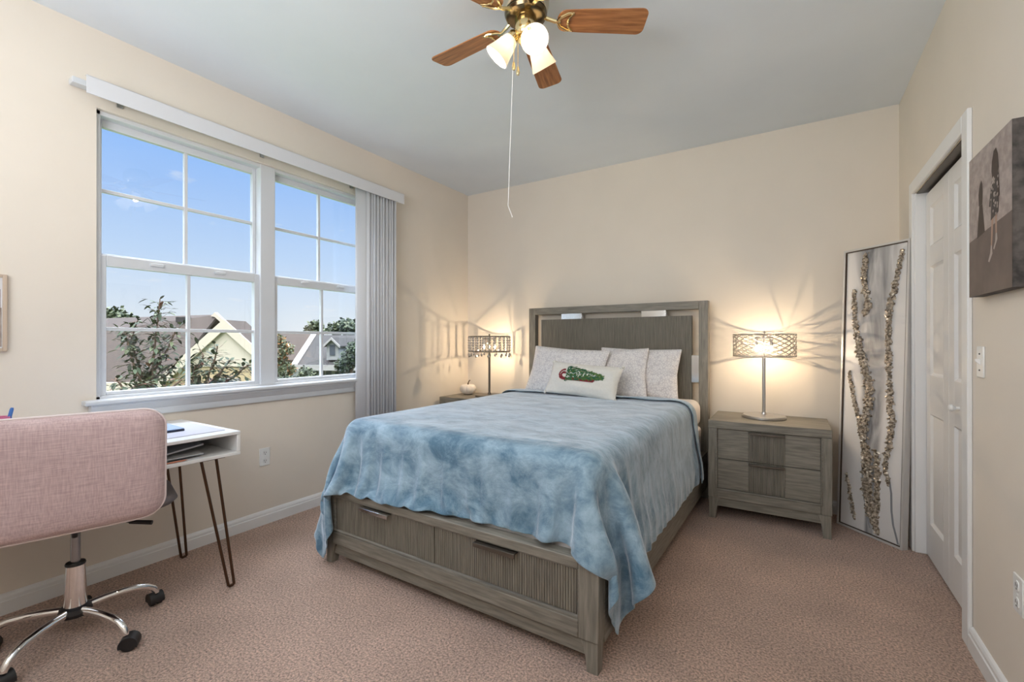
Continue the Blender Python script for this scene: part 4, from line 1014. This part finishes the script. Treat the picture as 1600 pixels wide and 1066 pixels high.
b.build('roof', 'roof', h1, sharp=20)
b = MB()
for s in (-1, 1):
    e_ = hwid + .3 if s < 0 else .95; b.hexa([(0, -.16, pk_ - .32), (s * e_, -.16, pk_ - sl * e_ - .32), (s * e_, -.11, pk_ - sl * e_ - .32), (0, -.11, pk_ - .32)], [(0, -.16, pk_ + .02), (s * e_, -.16, pk_ - sl * e_ + .02), (s * e_, -.11, pk_ - sl * e_ + .02), (0, -.11, pk_ + .02)])
b.box(-1.3, .8, -.04, 0, pk_ - 1.45, pk_ - 1.33); b.prism([(-1.2, pk_ - 1.33), (.8, pk_ - 1.33), (.8, pk_ - 1.0), (0, pk_ - .3)], -.05, -.0, 'y')
b.box(-16, -2.9, .16, .28, g0 - .42, g0 - .10)
b.prism([(-2.5, 2.15 + g0), (-2.35, 2.29 + g0), (-1.25, 1.30 + g0), (-1.40, 1.24 + g0), (-2.35, 2.11 + g0)], 3.0, 3.15, 'y')
b.build('rake_trim', mat('cream_white_rake', (.42, .35, .265), .6), h1)
for x in (-.1,):
    b = MB(); b.box(x - .5, x + .5, -.05, .0, g0 - 1.6, g0 + .05); wn = b.build('window', 'extwhite', h1); b = MB(); b.box(x - .42, x + .42, -.06, -.045, g0 - 1.52, g0 - .03); b.build('pane', 'pane', wn)
b = MB(); b.box(-3.6, -3.25, 2.7, 3.0, 1.9 + g0, 2.10 + g0); b.build('roof_vent', 'roof2', h1)
# house 2 with dormer
h2 = house_root('house with dark shingle roof and a white dormer, seen through the right-hand sash', 25, -9.9)
def lx(px, d): return (px - 800) / 704.96 * d + 9.9
b = MB(); b.box(lx(458, 25) + .3, 9, .4, 6, 0, zpx(25, 569) + g0); b.build('wall', 'siding2', h2)
zr, ze = zpx(29, 523) + g0, zpx(25, 570) + g0
b = MB(); roof_slab(b, [(lx(459, 25), 0, ze), (9.5, 0, ze), (9.5, 4, zr), (lx(489, 29), 4, zr)], .15); roof_slab(b, [(lx(489, 29), 4, zr), (9.5, 4, zr), (9.5, 7, ze + .4), (lx(489, 29) - 1, 7, ze + .4)], .15); b.build('roof', 'roof2', h2)
b = MB(); p0, p1 = Vector((lx(459, 25), 0, ze)), Vector((lx(489, 29), 4, zr))
b.hexa([p0 + Vector((-.12, -.05, -.28)), p0 + Vector((.22, -.05, -.28)), p1 + Vector((.22, 0, -.28)), p1 + Vector((-.12, 0, -.28))], [p0 + Vector((-.12, -.05, .06)), p0 + Vector((.22, -.05, .06)), p1 + Vector((.22, 0, .06)), p1 + Vector((-.12, 0, .06))]); b.box(lx(459, 25), 9.5, -.1, 0, ze - .3, ze); b.build('rake_trim', 'extwhite', h2)
b = MB(); c_ = lx(519.5, 25.3); b.prism([(c_ - .33, zpx(25.3, 562) + g0), (c_ + .33, zpx(25.3, 562) + g0), (c_ + .33, zpx(25.3, 538) + g0), (c_, zpx(25.3, 529) + g0), (c_ - .33, zpx(25.3, 538) + g0)], .3, 3.2, 'y'); dm = b.build('dormer', 'siding2', h2)
b = MB()
for s in (-1, 1): roof_slab(b, [(c_, .15, zpx(25.3, 527) + g0), (c_ + s * .48, .15, zpx(25.3, 540) + g0), (c_ + s * .48, 3.4, zpx(25.3, 540) + g0), (c_, 3.4, zpx(25.3, 527) + g0)], .06)
b.build('dormer_roof', 'roof2', dm)
b = MB()
for s in (-1, 1): b.hexa([(c_, .10, zpx(25.3, 530.5) + g0), (c_ + s * .48, .10, zpx(25.3, 543.5) + g0), (c_ + s * .48, .15, zpx(25.3, 543.5) + g0), (c_, .15, zpx(25.3, 530.5) + g0)], [(c_, .10, zpx(25.3, 526.5) + g0), (c_ + s * .48, .10, zpx(25.3, 539.5) + g0), (c_ + s * .48, .15, zpx(25.3, 539.5) + g0), (c_, .15, zpx(25.3, 526.5) + g0)])
b.build('rake_trim', 'extwhite', dm)
b = MB(); b.box(c_ - .15, c_ + .15, .27, .3, zpx(25.3, 555) + g0, zpx(25.3, 538.5) + g0); b.build('pane', 'pane', dm)
for px in (492, 503, 514, 528, 538, 548, 558):
    b = MB(); x = lx(px, 25.4); b.box(x - .15, x + .15, .36, .4, zpx(25.4, 587) + g0, zpx(25.4, 573) + g0); b.build('window', 'pane', h2)
h3 = house_root('low brown-roofed house behind the orange tree, left of the dormer house', 32, -14.5)
def lx3(px, d): return (px - 800) / 704.96 * d + 14.5
b = MB(); b.box(lx3(405, 32), lx3(500, 32), .5, 6, 0, zpx(32, 560) + g0); b.build('wall', 'siding2', h3)
b = MB(); roof_slab(b, [(lx3(400, 32), 0, zpx(32, 562) + g0), (lx3(505, 32), 0, zpx(32, 562) + g0), (lx3(500, 35), 3.5, zpx(35, 519) + g0), (lx3(405, 35), 3.5, zpx(35, 519) + g0)], .15)
roof_slab(b, [(lx3(405, 35), 3.5, zpx(35, 519) + g0), (lx3(500, 35), 3.5, zpx(35, 519) + g0), (lx3(505, 38), 7, zpx(32, 562) + g0), (lx3(400, 38), 7, zpx(32, 562) + g0)], .15); b.build('roof', 'roof', h3)
# trees: trunk + loose crown of leaves
def tree(name, label, depth, px, crowns, leaf, nl, mats, seed, trunk_r=.12, group=None, cat='tree'):
    rng = random.Random(seed); o = at(depth, px, GZ); t = thing(name, label, cat, o, YAW, group); b = MB()
    top = max(z for _, z, _, _ in crowns)
    b.tube([(0, 0, 0), (.05, 0, (top - GZ) * .4), (0, 0, (top - GZ) * .8)], [trunk_r, trunk_r * .8, trunk_r * .4], 8)
    for cx, cz, rx, rz in crowns: b.tube([(0, 0, (cz - GZ) * .55), ((cx - px) / 704.96 * depth * .6, 0, (cz - GZ) * .85), ((cx - px) / 704.96 * depth, 0, cz - GZ)], [trunk_r * .5, trunk_r * .3, trunk_r * .12], 6)
    b.build('trunk', 'bark', t)
    b = MB()
    for cx, cz, rx, rz in crowns:
        for k in range(nl):
            while True:
                q = Vector((rng.uniform(-1, 1), rng.uniform(-1, 1), rng.uniform(-1, 1)))
                if .15 < q.length < 1: break
            q *= .75 + .25 * noise.noise(q * 3 + Vector((seed, 0, 0)))
            p = Vector(((cx - px) / 704.96 * depth + q.x * rx, q.y * rx, cz - GZ + q.z * rz)); d = Vector((rng.gauss(0, 1), rng.gauss(0, 1), rng.gauss(0, .6) - .2)).normalized(); s = d.orthogonal().normalized() * leaf * .36; l = leaf * rng.uniform(.7, 1.3)
            b.mi = 0 if rng.random() < .75 else (len(mats) - 1)
            up = s.cross(d) * .35
            b.poly([p, p + d * l * .5 + s + up * .3, p + d * l, p + d * l * .5 - s + up * .3])
    b.build('foliage', mats, t, sharp=0); return t
tree('round_tree', 'pale green tree rising behind the roof at the left edge of the window', 30, 180, [(178, zpx(30, 494), 1.1, .75), (200, zpx(30, 503), 1.2, .6), (165, zpx(30, 503), 1.2, .7)], .28, 500, ['leaf2', 'leaf'], 1)
tree('feathery_tree', 'thin feathery tree above the roof between the two right-hand panes', 40, 493, [(493, zpx(40, 509), .9, .75), (484, zpx(40, 516), .7, .4), (500, zpx(40, 516), .7, .5)], .26, 260, ['leaf2', 'leaf'], 2)
tree('wide_tree', 'wide dark tree behind the dormer house roof at the right', 36, 540, [(530, zpx(36, 513), 1.3, .7), (545, zpx(36, 509), 1.4, .8), (560, zpx(36, 513), 1.4, .8), (575, zpx(36, 515), 1.4, .8)], .3, 420, ['leaf', 'leaf2'], 3)
tree('dark_evergreen', 'dark green evergreen in front of the dormer house', 21, 548, [(550, zpx(21, 560), .75, .55), (556, zpx(21, 545), .6, .5), (537, zpx(21, 570), .55, .4), (566, zpx(21, 555), .7, .7)], .13, 700, ['leaf'], 4)
tree('orange_tree', 'orange and olive autumn tree at the left edge of the right-hand sash', 18.5, 440, [(438, zpx(18.5, 560), .42, .5), (436, zpx(18.5, 532), .35, .35), (448, zpx(18.5, 545), .38, .35), (452, zpx(18.5, 578), .3, .3)], .10, 420, ['leaf2', 'leaforange'], 5, .06)
tree('green_sapling', 'small dark green sapling below the white rake trim', 14, 478, [(478, zpx(14, 582), .30, .25), (470, zpx(14, 592), .3, .2), (488, zpx(14, 590), .25, .2), (450, zpx(14, 594), .3, .16)], .09, 300, ['leaf', 'leaf2'], 6, .04)
tree('olive_tree', 'olive tree with bronze leaves beside the orange one', 18, 444, [(446, zpx(18, 592), .4, .2), (440, zpx(18, 578), .25, .3), (492, zpx(18, 593), .3, .15)], .08, 260, ['leaf2', 'leaf'], 7, .04)
# near leafy branches right outside the window
def leafy(label, depth, stems, seed, leaf=.098, step=.012):
    rng = random.Random(seed); base = at(depth, stems[0][0][0], GZ); t = thing('young_tree', label, 'tree', base); bt = MB(); bl_ = MB()
    for st_ in stems:
        pts = [at(depth + dd, px, zpx(depth + dd, py)) - base for px, py, dd in st_]
        first = pts[0]; pts = [Vector((first.x * .4, first.y * .4, 0)), Vector((first.x * .8, first.y * .8, first.z * .6))] + pts
        bt.tube(pts, [.022, .017] + [.013 * (1 - .75 * k / (len(pts) - 2)) for k in range(len(pts) - 2)], 6)
        path = pts[2:]
        for a, c in zip(path, path[1:]):
            L = (c - a).length; n = max(1, int(L / step))
            for k in range(n):
                p = a.lerp(c, k / n)
                for s in range(rng.choice((2, 3))):
                    d0 = Vector((rng.gauss(0, 1), rng.gauss(0, 1), rng.gauss(.1, .5))).normalized(); off = rng.random() ** 1.3 * .12
                    if off > .03 and rng.random() < .5: bt.tube([p, p + d0 * off], .0022, 4)
                    q = p + d0 * off; d = (d0 + Vector((0, 0, rng.uniform(-.7, .35)))).normalized(); sd = d.cross(Vector((0, 0, 1))).normalized() * leaf * .19; l = leaf * rng.uniform(.6, 1.15); dn = Vector((0, 0, -l * .12))
                    r_ = rng.random(); bl_.mi = 0 if r_ < .70 else 1 if r_ < .95 else 2
                    m1 = q + d * l * .33 + sd - dn * .4; m2 = q + d * l * .33 - sd - dn * .4; n1 = q + d * l * .7 + sd * .75; n2 = q + d * l * .7 - sd * .75; mid1 = q + d * l * .33; mid2 = q + d * l * .7; tip = q + d * l + dn
                    V_ = [bl_.v(x) for x in (q, m1, mid1, m2, n1, mid2, n2, tip)]
                    for fc in ((0, 1, 2), (0, 2, 3), (1, 4, 5, 2), (2, 5, 6, 3), (4, 7, 5), (5, 7, 6)): bl_.f([V_[i] for i in fc])
    bt.build('branches', 'bark', t); bl_.build('foliage', ['leaf', 'leaf2', 'leafred'], t, sharp=0)
leafy('tall dark-leaved young tree rising past the middle of the left sash', 4.9, [
    [(238, 612, 0), (240, 560, .0), (244, 520, .05), (248, 490, .05), (250, 466, .05)],
    [(240, 580, 0), (262, 545, .1), (275, 515, .15), (283, 512, .15)],
    [(228, 606, 0), (212, 580, -.1), (203, 550, -.1), (196, 520, -.05), (188, 512, -.05)],
    [(225, 596, .05), (213, 560, .05), (205, 530, .05), (215, 500, .05)],
    [(236, 600, .1), (262, 585, .1), (280, 560, .1)]], 21)
leafy('bushy dark-leaved young tree in front of the cream gable', 4.6, [
    [(322, 612, 0), (326, 585, 0), (336, 560, 0), (340, 540, 0)], [(318, 612, .1), (305, 585, .1), (318, 555, .1), (312, 545, .1)],
    [(330, 610, 0), (345, 580, -.1), (360, 562, -.1)], [(335, 612, .05), (360, 592, .05), (385, 572, .05), (392, 570, .05)], [(312, 612, .05), (300, 598, .05), (305, 570, .05)]], 22)
leafy('low sparse russet-tinged young tree at the bottom left of the window', 4.4, [
    [(196, 612, 0), (188, 600, 0), (180, 590, 0)], [(200, 612, 0), (215, 602, .1), (232, 598, .1)], [(260, 612, 0), (275, 600, 0), (285, 592, 0)]], 23)
